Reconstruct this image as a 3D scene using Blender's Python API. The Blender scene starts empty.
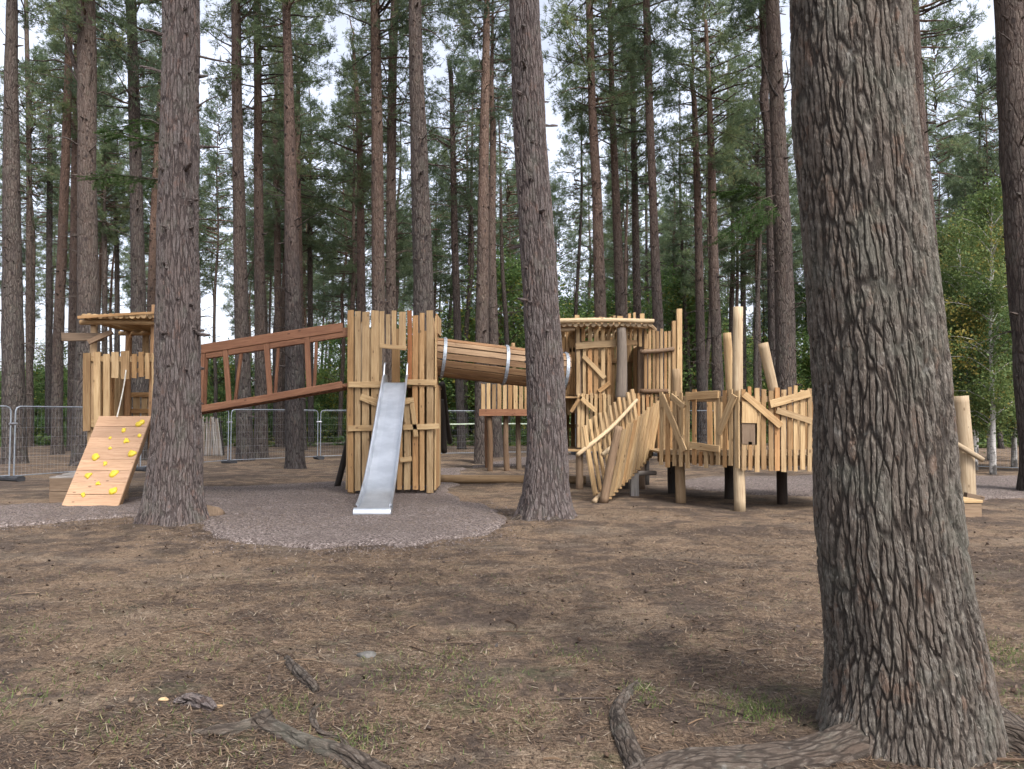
import bpy, math, random
import numpy as np
from mathutils import Vector

R = math.radians
rng = np.random.default_rng(11)
random.seed(7)
scene = bpy.context.scene
col = scene.collection

# ------------------------------------------------------------------ camera maths
CAMH, FPX, CX, CY = 1.6, 760.0, 512.0, 384.5
PITCH = math.atan((418 - 384.5) / FPX)
cp, sp = math.cos(PITCH), math.sin(PITCH)

def at(px, py, Y):
    dx, dy = (px - CX) / FPX, (CY - py) / FPX
    d = (dx, cp - dy * sp, sp + dy * cp)
    t = Y / d[1]
    return np.array([d[0] * t, Y, CAMH + d[2] * t])

def gnd(px, py, z=0.0):
    dx, dy = (px - CX) / FPX, (CY - py) / FPX
    d = (dx, cp - dy * sp, sp + dy * cp)
    t = (z - CAMH) / d[2]
    return np.array([d[0] * t, d[1] * t, z])

def V(*a): return np.array(a, float)
def nrm(v):
    v = np.asarray(v, float); n = np.linalg.norm(v)
    return v / n if n > 1e-9 else v

# ------------------------------------------------------------------ numpy noise
_tab = np.random.default_rng(3).random((256, 256))
def vnoise(x, y):
    xi, yi = np.floor(x).astype(int), np.floor(y).astype(int)
    fx, fy = x - xi, y - yi
    fx, fy = fx * fx * (3 - 2 * fx), fy * fy * (3 - 2 * fy)
    g = lambda a, b: _tab[a % 256, b % 256]
    return (g(xi, yi) * (1 - fx) + g(xi + 1, yi) * fx) * (1 - fy) + (g(xi, yi + 1) * (1 - fx) + g(xi + 1, yi + 1) * fx) * fy

MOUNDS = []   # (x, y, radius, height)
def terrain(x, y):
    x, y = np.asarray(x, float), np.asarray(y, float)
    h = (vnoise(x / 1.9 + 40, y / 1.9) - .5) * .05 + (vnoise(x / .55, y / .55 + 9) - .5) * .022
    h = h + (vnoise(x / .17 + 5, y / .17) - .5) * .014 + (vnoise(x / 14, y / 14 + 70) - .5) * np.clip((np.hypot(x, y) - 25) / 30, 0, 1) * .35
    near = np.clip((15 - y) / 6, 0, 1) * np.clip((y + 2) / 3, 0, 1)
    h = h + (vnoise(x / .06, y / .06) - .5) * .008 * near
    for mx, my, r, a in MOUNDS:
        h = h + a * np.exp(-((x - mx) ** 2 + (y - my) ** 2) / (r * r))
    return h
def tz(x, y): return float(terrain(x, y))

# ------------------------------------------------------------------ mesh building
class MB:
    def __init__(s): s.v, s.f, s.b, s.t, s.n = [], [], [], [], 0
    def add(s, v, faces, b=None, t=.5):
        v = np.asarray(v, float).reshape(-1, 3)
        b = v if b is None else np.asarray(b, float).reshape(-1, 3)
        t = np.full(len(v), t) if np.isscalar(t) else np.asarray(t, float)
        s.v.append(v); s.b.append(b); s.t.append(t)
        for f in faces: s.f.append(np.asarray(f, int) + s.n)
        s.n += len(v)
        return s
    def mesh(s, name, mat, off=(0, 0, 0), smooth=False):
        me = bpy.data.meshes.new(name)
        v = np.concatenate(s.v) - np.asarray(off, float)
        sizes = np.concatenate([np.full(len(f), f.shape[1]) for f in s.f])
        loops = np.concatenate([f.ravel() for f in s.f])
        me.vertices.add(len(v)); me.vertices.foreach_set('co', v.ravel().astype(np.float32))
        me.loops.add(len(loops)); me.loops.foreach_set('vertex_index', loops.astype(np.int32))
        me.polygons.add(len(sizes))
        me.polygons.foreach_set('loop_start', np.concatenate([[0], np.cumsum(sizes)[:-1]]).astype(np.int32))
        a = me.attributes.new('bco', 'FLOAT_VECTOR', 'POINT'); a.data.foreach_set('vector', np.concatenate(s.b).ravel().astype(np.float32))
        a = me.attributes.new('tone', 'FLOAT', 'POINT'); a.data.foreach_set('value', np.concatenate(s.t).astype(np.float32))
        me.update(calc_edges=True)
        me.polygons.foreach_set('use_smooth', np.full(len(sizes), bool(smooth)))
        me.materials.append(mat)
        return me

def tag(o, label=None, cat=None, group=None, kind=None):
    for k, v in (('label', label), ('category', cat), ('group', group), ('kind', kind)):
        if v: o[k] = v
    return o

def link(name, me, parent=None, loc=(0, 0, 0)):
    o = bpy.data.objects.new(name, me); col.objects.link(o)
    o.location = loc; o.parent = parent
    return o

def thing(name, loc, label, cat, group=None):
    o = bpy.data.objects.new(name, None); col.objects.link(o)
    o.location = tuple(float(c) for c in loc); o.empty_display_size = .3
    return tag(o, label, cat, group)

def wloc(p):
    l = np.zeros(3)
    while p is not None:
        l = l + np.array(p.location); p = p.parent
    return l

def part(name, mb, mat, parent, smooth=False):
    return link(name, mb.mesh(name, mat, wloc(parent), smooth), parent)

def solo(name, mb, mat, loc, label, cat, group=None, smooth=False):
    o = link(name, mb.mesh(name, mat, loc, smooth), None, tuple(float(c) for c in loc))
    return tag(o, label, cat, group)

def frame(a):
    a = nrm(a); h = V(0, 0, 1) if abs(a[2]) < .9 else V(1, 0, 0)
    x = nrm(np.cross(h, a)); return x, np.cross(a, x), a

def plank(mb, p0, p1, w, t, n=(0, -1, 0), jit=.08, tone=None, segs=5, ch=.12, slant=.3):
    """sawn board from p0 to p1, width w across, thickness t along n, uneven edges and a slight bow"""
    p0, p1 = np.asarray(p0, float), np.asarray(p1, float)
    a = nrm(p1 - p0); n = np.asarray(n, float); n = nrm(n - a * np.dot(n, a)); s = np.cross(a, n)
    L = np.linalg.norm(p1 - p0)
    c = ch * min(w, t)
    prof = np.array([(-.5 * w + c, -.5 * t), (.5 * w - c, -.5 * t), (.5 * w, -.5 * t + c), (.5 * w, .5 * t - c),
                     (.5 * w - c, .5 * t), (-.5 * w + c, .5 * t), (-.5 * w, .5 * t - c), (-.5 * w, -.5 * t + c)])
    vs, bs = [], []
    off = np.array([random.random() * 50, random.random() * 50, random.random() * 50])
    jl, jr = random.uniform(-jit, jit), random.uniform(-jit, jit)
    bow = random.uniform(-1, 1) * min(.012, L * .006)
    sl0, sl1 = random.uniform(-slant, slant) * w * .3, random.uniform(-slant, slant) * w * .3
    for i in range(segs + 1):
        f = i / segs
        jl += random.uniform(-jit, jit) * .5; jr += random.uniform(-jit, jit) * .5
        pr = prof.copy()
        pr[:, 0] = np.where(pr[:, 0] < 0, pr[:, 0] * (1 + jl), pr[:, 0] * (1 + jr)) + bow * math.sin(math.pi * f)
        e = np.zeros(8)
        if i == 0: e = pr[:, 0] / w * sl0
        if i == segs: e = pr[:, 0] / w * sl1
        base = p0 + a * (L * f)
        vs.append(base + pr[:, :1] * s + pr[:, 1:] * n + e[:, None] * a)
        bs.append(np.stack([pr[:, 0], pr[:, 1], np.full(8, L * f)], 1) + off)
    vs, bs = np.concatenate(vs), np.concatenate(bs)
    q = []
    for i in range(segs):
        for k in range(8):
            k2 = (k + 1) % 8
            q.append((i * 8 + k, i * 8 + k2, i * 8 + 8 + k2, i * 8 + 8 + k))
    m = segs * 8
    mb.add(vs, [np.array(q), np.array([[7, 6, 5, 4, 3, 2, 1, 0]]), np.array([[m + i for i in range(8)]])], bs,
           random.random() if tone is None else tone)

def resample(pts, rad, step):
    pts, rad = np.asarray(pts, float), np.asarray(rad, float)
    # Catmull-Rom
    P = np.vstack([2 * pts[0] - pts[1], pts, 2 * pts[-1] - pts[-2]])
    op, orr = [], []
    for i in range(len(pts) - 1):
        L = np.linalg.norm(pts[i + 1] - pts[i]); n = max(1, int(math.ceil(L / step)))
        for j in range(n):
            t = j / n
            a, b, c, d = P[i], P[i + 1], P[i + 2], P[i + 3]
            op.append(.5 * ((2 * b) + (c - a) * t + (2 * a - 5 * b + 4 * c - d) * t * t + (3 * b - a - 3 * c + d) * t ** 3))
            orr.append(rad[i] * (1 - t) + rad[i + 1] * t)
    op.append(pts[-1]); orr.append(rad[-1])
    return np.array(op), np.array(orr)

def tube(mb, pts, rad, sides=10, step=.3, wob=.04, tone=None, cap=True, flare=None, s0=0., boff=None):
    P, Rr = resample(pts, rad, step)
    n = len(P)
    T = np.gradient(P, axis=0) if n > 2 else np.repeat((P[-1] - P[0])[None], n, 0)
    T /= np.linalg.norm(T, axis=1)[:, None] + 1e-9
    x, y, _ = frame(T[0])
    s = s0 + np.concatenate([[0], np.cumsum(np.linalg.norm(np.diff(P, axis=0), axis=1))])
    th = np.arange(sides) / sides * 2 * math.pi
    ct, st = np.cos(th), np.sin(th)
    o1, o2 = random.random() * 90, random.random() * 90
    vs, bs = [], []
    off = np.array([random.random() * 40] * 3) if boff is None else np.array(boff, float)
    for i in range(n):
        t = T[i]; x = nrm(x - t * np.dot(x, t)); y = np.cross(t, x)
        r = Rr[i] * (1 + wob * (vnoise(ct * 1.3 + o1 + 5, st * 1.3 + s[i] * 1.3 + o2 + 5) - .5) * 2)
        if flare is not None: r = r * flare(th, s[i])
        vs.append(P[i] + (r * ct)[:, None] * x + (r * st)[:, None] * y)
        bs.append(np.stack([Rr[i] * ct, Rr[i] * st, np.full(sides, s[i])], 1) + off)
    vs, bs = np.concatenate(vs), np.concatenate(bs)
    i = np.arange(n - 1)[:, None] * sides; k = np.arange(sides)[None]; k2 = (k + 1) % sides
    q = np.stack([i + k, i + k2, i + sides + k2, i + sides + k], 2).reshape(-1, 4)
    fs = [q]
    if cap:
        fs += [np.arange(sides)[::-1][None], ((n - 1) * sides + np.arange(sides))[None]]
    mb.add(vs, fs, bs, random.random() if tone is None else tone)
    return P, Rr

def log(mb, p0, p1, r0, r1=None, sides=14, wob=.06, tone=None, bend=.02):
    p0, p1 = np.asarray(p0, float), np.asarray(p1, float); r1 = r0 if r1 is None else r1
    L = np.linalg.norm(p1 - p0); x, y, _ = frame(p1 - p0)
    m = (p0 + p1) / 2 + x * random.uniform(-bend, bend) * L + y * random.uniform(-bend, bend) * L
    tube(mb, [p0, m, p1], [r0, (r0 + r1) / 2, r1], sides, max(.12, L / 12), wob, tone)

def box(mb, lo, hi, tone=.5, bev=.008):
    lo, hi = np.asarray(lo, float), np.asarray(hi, float)
    plank(mb, V((lo[0] + hi[0]) / 2, (lo[1] + hi[1]) / 2, lo[2]), V((lo[0] + hi[0]) / 2, (lo[1] + hi[1]) / 2, hi[2]),
          hi[0] - lo[0], hi[1] - lo[1], (0, -1, 0), jit=.0, tone=tone, segs=1, ch=.03, slant=0)

# ------------------------------------------------------------------ materials
def new_mat(name):
    m = bpy.data.materials.new(name); m.use_nodes = True; nt = m.node_tree; nt.nodes.clear()
    return m, nt
class G:
    def __init__(s, nt): s.nt = nt
    def n(s, t, **kw):
        nd = s.nt.nodes.new(t); ins = kw.pop('ins', {})
        for k, v in kw.items(): setattr(nd, k, v)
        for k, v in ins.items():
            if isinstance(v, bpy.types.NodeSocket): s.nt.links.new(v, nd.inputs[k])
            else: nd.inputs[k].default_value = v
        return nd
    def attr(s, name, out='Fac'): return s.n('ShaderNodeAttribute', attribute_name=name).outputs[out]
    def vmul(s, v, c): return s.n('ShaderNodeVectorMath', operation='MULTIPLY', ins={0: v, 1: c}).outputs[0]
    def vadd(s, v, c): return s.n('ShaderNodeVectorMath', operation='ADD', ins={0: v, 1: c}).outputs[0]
    def vscale(s, v, c): return s.n('ShaderNodeVectorMath', operation='SCALE', ins={0: v, 'Scale': c}).outputs[0]
    def noise(s, v, scale, detail=4, rough=.55, out='Fac', dist=0.):
        return s.n('ShaderNodeTexNoise', ins={'Vector': v, 'Scale': scale, 'Detail': detail, 'Roughness': rough, 'Distortion': dist}).outputs[out]
    def vor(s, v, scale, feature='F1', out='Distance', rnd=1.):
        nd = s.n('ShaderNodeTexVoronoi', feature=feature); s.nt.links.new(v, nd.inputs['Vector'])
        nd.inputs['Scale'].default_value = scale; nd.inputs['Randomness'].default_value = rnd
        return nd.outputs[out]
    def m(s, op, a, b=0., clamp=False):
        nd = s.n('ShaderNodeMath', operation=op, use_clamp=clamp, ins={0: a, 1: b}); return nd.outputs[0]
    def rng(s, v, a, b, c=0., d=1.):
        return s.n('ShaderNodeMapRange', interpolation_type='SMOOTHSTEP', ins={'Value': v, 'From Min': a, 'From Max': b, 'To Min': c, 'To Max': d}).outputs[0]
    def mix(s, f, a, b, mode='MIX'):
        nd = s.n('ShaderNodeMix', data_type='RGBA', blend_type=mode)
        for i, v in ((0, f), (6, a), (7, b)):
            if isinstance(v, bpy.types.NodeSocket): s.nt.links.new(v, nd.inputs[i])
            else: nd.inputs[i].default_value = v if not isinstance(v, tuple) else (*v[:3], 1)
        return nd.outputs[2]
    def ramp(s, f, stops):
        nd = s.n('ShaderNodeValToRGB', ins={0: f}); e = nd.color_ramp.elements
        while len(e) > 1: e.remove(e[0])
        e[0].position, e[0].color = stops[0][0], (*stops[0][1], 1)
        for p, c in stops[1:]:
            x = e.new(p); x.color = (*c, 1)
        return nd.outputs[0]
    def bump(s, h, strength, dist): return s.n('ShaderNodeBump', ins={'Height': h, 'Strength': strength, 'Distance': dist}).outputs[0]
    def out(s, colr, rough=.8, normal=None, metal=0., spec=.3, disp=None):
        b = s.n('ShaderNodeBsdfPrincipled', ins={'Base Color': colr, 'Roughness': rough, 'Metallic': metal, 'Specular IOR Level': spec})
        if normal is not None: s.nt.links.new(normal, b.inputs['Normal'])
        o = s.n('ShaderNodeOutputMaterial', ins={'Surface': b.outputs[0]})
        if disp is not None: s.nt.links.new(disp, o.inputs['Displacement'])
        return b

def wood(name, dark, mid, light, accent=None):
    dark, mid, light = [tuple(x * .8 for x in q) for q in (dark, mid, light)]
    m, nt = new_mat(name); g = G(nt)
    v = g.attr('bco', 'Vector'); t = g.attr('tone')
    gr = g.noise(g.vmul(v, (38, 38, 2.2)), 1, 5, .65, dist=.6)
    big = g.noise(g.vmul(v, (4, 4, 1.3)), 1, 3)
    c = g.ramp(gr, [(.28, dark), (.5, mid), (.72, light)])
    c = g.mix(g.rng(big, .3, .75), c, g.mix(.55, c, dark))
    tc = g.ramp(t, [(0., (.52, .47, .42)), (.2, (.8, .66, .52)), (.4, (.78, .77, .76)), (.6, (1, .97, .93)), (.8, (1.12, 1.08, 1.0)), (.9, (.95, .8, .66)), (1., (.8, .56, .4))])
    c = g.mix(1., c, tc, 'MULTIPLY')
    kn = g.vor(g.vmul(v, (7, 7, 3.2)), 1, 'F1')
    c = g.mix(g.rng(kn, .075, .13, .75, 0.), c, (dark[0] * .45, dark[1] * .38, dark[2] * .35))
    dirt = g.noise(g.vmul(v, (9, 9, 5)), 1, 5, .7)
    c = g.mix(g.rng(dirt, .58, .8, 0, .45), c, (dark[0] * .6, dark[1] * .6, dark[2] * .65))
    g.out(c, .78, g.bump(g.m('ADD', gr, g.m('MULTIPLY', kn, .4)), .35, .006), spec=.25)
    return m

def bark(name, cols, scale, zs, disp, depth, lichen, orange=False, bump=.0, furrow=(.02, .16), warp=.06, fz=16, layer=.5, flake=.45):
    m, nt = new_mat(name); g = G(nt)
    cols = [tuple(x * .8 for x in q) for q in cols]
    v0 = g.attr('bco', 'Vector'); tone = g.attr('tone')
    rnd = g.n('ShaderNodeObjectInfo').outputs['Random']
    v = g.vadd(v0, g.vscale(g.n('ShaderNodeCombineXYZ', ins={0: rnd, 1: rnd, 2: rnd}).outputs[0], 30.))
    w = g.noise(g.vmul(v, (7, 7, 2.5)), 1, 3, .6, out='Color')
    w2 = g.noise(g.vmul(v, (30, 30, 9)), 1, 3, .6, out='Color')
    vv = g.vadd(v, g.vadd(g.vscale(g.vadd(w, (-.5, -.5, -.5)), warp), g.vscale(g.vadd(w2, (-.5, -.5, -.5)), .02)))
    vs = g.vmul(vv, (1, 1, zs))
    e1 = g.vor(vs, scale, 'DISTANCE_TO_EDGE'); e2 = g.vor(g.vadd(vs, (5, 5, 5)), scale * 2.3, 'DISTANCE_TO_EDGE')
    cell = g.vor(vs, scale, 'F1', 'Color')
    f1 = g.rng(e1, furrow[0], furrow[1]); f2 = g.rng(e2, .0, .14)
    fine = g.noise(g.vmul(v, (60, 60, fz)), 1, 5, .72)
    sep = g.n('ShaderNodeSeparateColor', ins={0: cell})
    h = g.m('ADD', g.m('MULTIPLY', f1, g.m('ADD', .65, g.m('MULTIPLY', sep.outputs[0], .35))), g.m('MULTIPLY', g.m('MULTIPLY', f2, f1), .28))
    lay = g.noise(g.vmul(v, (22, 22, 7)), 1, 3, .6)
    lay = g.m('DIVIDE', g.m('FLOOR', g.m('MULTIPLY', lay, 9.)), 9.)
    h = g.m('ADD', h, g.m('MULTIPLY', lay, layer))
    h = g.m('ADD', h, g.m('MULTIPLY', fine, .3))
    c = g.ramp(fine, [(.3, cols[0]), (.5, cols[1]), (.68, cols[2])])
    c = g.mix(g.m('MULTIPLY', sep.outputs[1], .55), c, cols[3])
    pt = g.noise(g.vmul(v, (9, 9, 5)), 1, 4, .7)
    c = g.mix(g.rng(pt, .56, .66, 0, flake), c, (cols[3][0] * 1.25, cols[3][1] * .95, cols[3][2] * .8))
    c = g.mix(g.rng(lay, .52, .7, 0, .4), c, cols[2])
    # furrows between the plates blend towards the darkest bark colour
    c = g.mix(g.rng(f1, .0, .8, .75, 0.), c, cols[4])
    li = g.noise(v, 3.2, 5, .65)
    c = g.mix(g.rng(li, .5, .68, 0, lichen), c, (.125, .128, .1))
    li2 = g.noise(g.vadd(v, (9, 3, 1)), 11, 4, .7)
    c = g.mix(g.rng(li2, .6, .72, 0, lichen * .8), c, (.25, .245, .22))
    if orange:
        z = g.n('ShaderNodeSeparateXYZ', ins={0: v0}).outputs[2]
        big = g.noise(g.vmul(v, (1.2, 1.2, .45)), 1, 3)
        zz = g.m('ADD', g.m('MULTIPLY', g.m('SUBTRACT', big, .5), 9), z)
        hgt = g.rng(zz, 2., 13., 0, .95)
        f = g.m('MULTIPLY', hgt, g.rng(tone, 0, 1, .12, .95), True)
        oc = g.ramp(fine, [(.3, (.08, .046, .033)), (.52, (.17, .108, .078)), (.72, (.255, .18, .138))])
        c = g.mix(f, c, oc)
        bl = g.noise(g.vmul(v, (6, 6, 2.2)), 1, 5, .75)
        c = g.mix(g.rng(bl, .5, .68, 0, .75), c, (.045, .033, .03))
        kn = g.vor(g.vmul(v, (3.2, 3.2, 2.1)), 1, 'F1')
        c = g.mix(g.rng(kn, .1, .2, .85, 0), c, (.03, .022, .02))
        c = g.mix(1., c, g.ramp(rnd, [(0, (.72, .72, .75)), (.5, (1, 1, 1)), (1, (1.15, 1.05, .98))]), 'MULTIPLY')
    nrmn = g.bump(h, bump, depth) if bump else g.bump(fine, .5, .006)
    dn = None
    if disp:
        dn = g.n('ShaderNodeDisplacement', ins={'Height': h, 'Midlevel': .9, 'Scale': depth}).outputs[0]
        m.displacement_method = 'BOTH'
    g.out(c, .9, nrmn, spec=.2, disp=dn)
    return m

M = {}
BC = [(.035, .028, .022), (.1, .086, .07), (.23, .205, .17), (.125, .095, .073), (.018, .013, .01)]
M['bark_near'] = bark('bark_deeply_plated', BC, 30, .11, True, .0135, .3, warp=.055, furrow=(.0, .17), fz=24, layer=.9)
M['bark_mid'] = bark('bark_plated', [(.055, .044, .04), (.115, .095, .087), (.21, .18, .165), (.135, .1, .086), (.035, .025, .022)], 22, .12, True, .017, .25, warp=.045)
M['bark_pine'] = bark('bark_pine', [(.042, .035, .03), (.092, .079, .069), (.165, .146, .13), (.108, .085, .07), (.028, .022, .019)], 13, .2, False, .03, .25, orange=True, bump=.9)
M['bark_root'] = bark('bark_root', [(.03, .022, .016), (.074, .058, .045), (.155, .132, .108), (.085, .062, .046), (.022, .016, .012)], 30, .2, True, .0045, .25, warp=.09, furrow=(.0, .2), layer=1., flake=.1)
M['wood'] = wood('fresh_softwood', (.25, .155, .075), (.45, .315, .168), (.57, .425, .245))
M['wood_orange'] = wood('orange_heartwood', (.24, .12, .055), (.38, .21, .105), (.48, .29, .16))
M['wood_b'] = wood('sapwood_post', (.3, .215, .13), (.45, .35, .225), (.56, .46, .32))
M['wood_red'] = wood('stained_redwood', (.14, .064, .035), (.24, .115, .064), (.32, .165, .095))
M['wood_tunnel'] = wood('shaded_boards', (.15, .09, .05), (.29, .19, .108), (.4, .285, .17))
M['wood_grey'] = wood('weathered_wood', (.16, .14, .125), (.27, .25, .23), (.38, .36, .33))
M['wood_dark'] = wood('black_brown_wood', (.022, .018, .015), (.035, .029, .025), (.055, .047, .04))  # black-brown timber; for the deck legs the colour also holds their shade
M['wood_ply'] = wood('climbing_board', (.3, .185, .115), (.43, .275, .175), (.5, .34, .225))
M['wood_brown'] = wood('brown_board', (.13, .09, .058), (.21, .145, .095), (.28, .205, .14))

def simple(name, c, rough=.6, metal=0., nscale=8., var=.25, bmp=0.):
    m, nt = new_mat(name); g = G(nt)
    v = g.n('ShaderNodeTexCoord').outputs['Object']
    n = g.noise(v, nscale, 5, .65)
    cc = g.mix(g.rng(n, .3, .7), tuple(x * (1 - var) for x in c), tuple(min(1, x * (1 + var)) for x in c))
    g.out(cc, rough, g.bump(n, bmp, .01) if bmp else None, metal)
    return m
M['hold'] = simple('yellow_resin', (.5, .36, .03), .45, var=.15)
M['rope'] = simple('pale_rope', (.5, .47, .4), .9)
M['galv'] = simple('galvanised_steel', (.24, .26, .28), .6, .5, 20, .2)
M['wire'] = simple('galvanised_wire', (.33, .35, .38), .5, .5)
M['rubber'] = simple('black_rubber', (.03, .03, .032), .8)
M['strap'] = simple('webbing', (.42, .48, .36), .7)
M['bolt'] = simple('bolt_steel', (.3, .3, .31), .4, .8)
M['stone'] = simple('stone', (.085, .08, .072), .9, 0, 14, .4, .6)
def steel():
    m, nt = new_mat('brushed_stainless'); g = G(nt)
    v = g.n('ShaderNodeTexCoord').outputs['Object']
    a = g.noise(g.vmul(v, (50, 2.5, 2.5)), 1, 4, .6); b = g.noise(g.vmul(v, (2.5, 3, 5)), 1, 4, .6)
    c = g.mix(g.rng(b, .3, .75), (.46, .48, .5), (.6, .62, .64))
    r = g.m('ADD', .2, g.m('MULTIPLY', a, .3))
    g.out(c, r, g.bump(a, .08, .003), .85)
    return m
M['steel'] = steel()

def foliage(name, stops, transl=.3, rvar=.25, rough=.6):
    m, nt = new_mat(name); g = G(nt)
    t = g.attr('tone'); rnd = g.n('ShaderNodeObjectInfo').outputs['Random']
    c = g.ramp(t, stops)
    c = g.mix(1., c, g.ramp(rnd, [(0, (1 - rvar, 1 - rvar * .9, 1 - rvar * .7)), (1, (1 + rvar * .5, 1 + rvar * .4, 1))]), 'MULTIPLY')
    b = g.n('ShaderNodeBsdfPrincipled', ins={'Base Color': c, 'Roughness': rough, 'Specular IOR Level': .25})
    tr = g.n('ShaderNodeBsdfTranslucent', ins={'Color': c})
    mx = g.n('ShaderNodeMixShader', ins={0: transl, 1: b.outputs[0], 2: tr.outputs[0]})
    g.n('ShaderNodeOutputMaterial', ins={'Surface': mx.outputs[0]})
    return m
M['needles'] = foliage('pine_needles', [(0, (.09, .125, .075)), (.5, (.14, .185, .1)), (.85, (.19, .235, .118)), (1, (.25, .245, .11))], .55)
M['fir'] = foliage('fresh_needles', [(0, (.035, .07, .02)), (1, (.075, .135, .03))], .35)
M['leaves'] = foliage('broad_leaves', [(0, (.08, .14, .05)), (.5, (.14, .22, .07)), (.85, (.21, .28, .085)), (1, (.4, .33, .07))], .5)
M['bracken'] = foliage('bracken', [(0, (.06, .1, .03)), (.6, (.13, .17, .045)), (1, (.24, .2, .07))], .4)
M['grass'] = foliage('grass_blades', [(0, (.06, .09, .025)), (.6, (.11, .15, .045)), (1, (.24, .21, .1))], .3)
M['litter'] = foliage('needle_litter', [(0, (.02, .013, .009)), (.3, (.07, .042, .026)), (.6, (.155, .098, .058)), (.88, (.23, .16, .098)), (1, (.33, .26, .18))], .0)

M['chips'] = foliage('chips', [(0, (.045, .034, .029)), (.5, (.14, .11, .096)), (1, (.27, .22, .2))], .0)
M['birch_leaves'] = foliage('birch_leaves', [(0, (.05, .085, .03)), (.5, (.1, .15, .05)), (.85, (.16, .2, .062)), (1, (.3, .24, .06))], .45)
def birchbark():
    m, nt = new_mat('birch_bark'); g = G(nt); v = g.attr('bco', 'Vector')
    n = g.noise(g.vmul(v, (9, 9, 40)), 1, 3); z = g.n('ShaderNodeSeparateXYZ', ins={0: v}).outputs[2]
    b = g.noise(g.vmul(v, (6, 6, 3)), 1, 4)
    c = g.mix(g.rng(n, .6, .68), (.36, .34, .31), (.05, .045, .04))
    c = g.mix(g.rng(g.m('SUBTRACT', b, g.m('MULTIPLY', z, .25)), .3, .45), c, (.05, .045, .04))
    g.out(c, .8); return m
M['birch'] = birchbark()

def ground_mat():
    m, nt = new_mat('forest_floor'); g = G(nt)
    v = g.n('ShaderNodeNewGeometry').outputs['Position']
    big = g.noise(v, .45, 4, .6); mid = g.noise(v, 2.3, 6, .65, dist=.4); fine = g.noise(v, 26, 6, .72)
    st1 = g.noise(g.vmul(v, (14, 52, 14)), 1, 5, .75, dist=1.2); st2 = g.noise(g.vmul(v, (60, 16, 20)), 1, 5, .75, dist=1.5)
    vf = g.noise(v, 110, 3, .7)
    f = g.m('ADD', g.m('MULTIPLY', st1, .4), g.m('ADD', g.m('MULTIPLY', st2, .35), g.m('MULTIPLY', vf, .25)))
    lit = g.ramp(f, [(.4, (.026, .018, .012)), (.46, (.095, .062, .04)), (.52, (.185, .128, .083)), (.6, (.32, .24, .163))])
    soil = g.ramp(fine, [(.35, (.022, .016, .013)), (.52, (.058, .043, .034)), (.7, (.115, .086, .068))])
    mask = g.m('ADD', g.m('MULTIPLY', big, .45), g.m('MULTIPLY', mid, .55))
    c = g.mix(g.rng(mask, .56, .44, 0, .85), lit, soil)
    # sandier, paler ground between camera and playground
    pale = g.noise(g.vmul(v, (.5, 1.3, 1)), 1, 5, .6)
    c = g.mix(g.rng(pale, .5, .68, 0, .5), c, g.ramp(f, [(.41, (.06, .043, .03)), (.48, (.16, .12, .084)), (.57, (.32, .258, .187))]))
    mo = g.noise(v, 1.6, 5, .7)
    y = g.n('ShaderNodeSeparateXYZ', ins={0: v}).outputs[1]
    near = g.rng(y, 3.5, 8.5, 1., .15)
    c = g.mix(g.m('MULTIPLY', g.rng(mo, .54, .66, 0, .45), near), c, (.06, .075, .032))
    hh = g.m('ADD', g.m('MULTIPLY', f, 1.), g.m('MULTIPLY', fine, .6))
    g.out(c, .95, g.bump(hh, 1., .035), spec=.15)
    return m
M['ground'] = ground_mat()
def mulch_mat():
    m, nt = new_mat('shredded_rubber'); g = G(nt)
    v = g.n('ShaderNodeNewGeometry').outputs['Position']
    vw = g.vadd(v, g.vscale(g.noise(v, 30, 2, out='Color'), .03))
    cc = g.vor(vw, 52, 'F1', 'Color'); d = g.vor(vw, 52, 'F1', 'Distance')
    s = g.n('ShaderNodeSeparateColor', ins={0: cc}).outputs[0]
    c = g.ramp(s, [(0, (.045, .034, .029)), (.3, (.105, .081, .07)), (.6, (.16, .126, .109)), (.88, (.225, .182, .16)), (1, (.33, .28, .25))])
    big = g.noise(v, .9, 5, .6)
    c = g.mix(g.rng(big, .4, .7, 0, .45), c, (.11, .086, .072))
    g.out(c, .9, g.bump(g.m('ADD', g.m('MULTIPLY', s, .6), g.m('MULTIPLY', d, -1)), .9, .02), spec=.2)
    return m
M['mulch'] = mulch_mat()

# ------------------------------------------------------------------ ground
TREE_A = gnd(175, 529); TREE_B = gnd(545, 524)
BIG = V(2.02, 3.88, 0)
MOUNDS += [(TREE_A[0], TREE_A[1], 1.0, .07), (TREE_B[0], TREE_B[1], 1.1, .08), (BIG[0], BIG[1], .8, .05)]

def axis(lo, hi, step, far, grow=1.12):
    a = list(np.arange(lo, hi + 1e-6, step)); s = step; x = hi
    while x < far: s *= grow; x += s; a.append(x)
    s = step; x = lo; b = []
    while x > -far: s *= grow; x -= s; b.append(x)
    return np.array(b[::-1] + a)
gx = axis(-5.5, 5.5, .028, 650, 1.05); gy = axis(1.8, 9.5, .024, 650, 1.045)
X, Y = np.meshgrid(gx, gy); Z = terrain(X, Y)
nx, ny = len(gx), len(gy)
i = np.arange(ny - 1)[:, None] * nx; k = np.arange(nx - 1)[None]
mb = MB().add(np.stack([X, Y, Z], 2).reshape(-1, 3), [np.stack([i + k, i + k + 1, i + nx + k + 1, i + nx + k], 2).reshape(-1, 4)])
tag(link('ground', mb.mesh('ground', M['ground'], smooth=True)), kind='structure')

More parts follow.
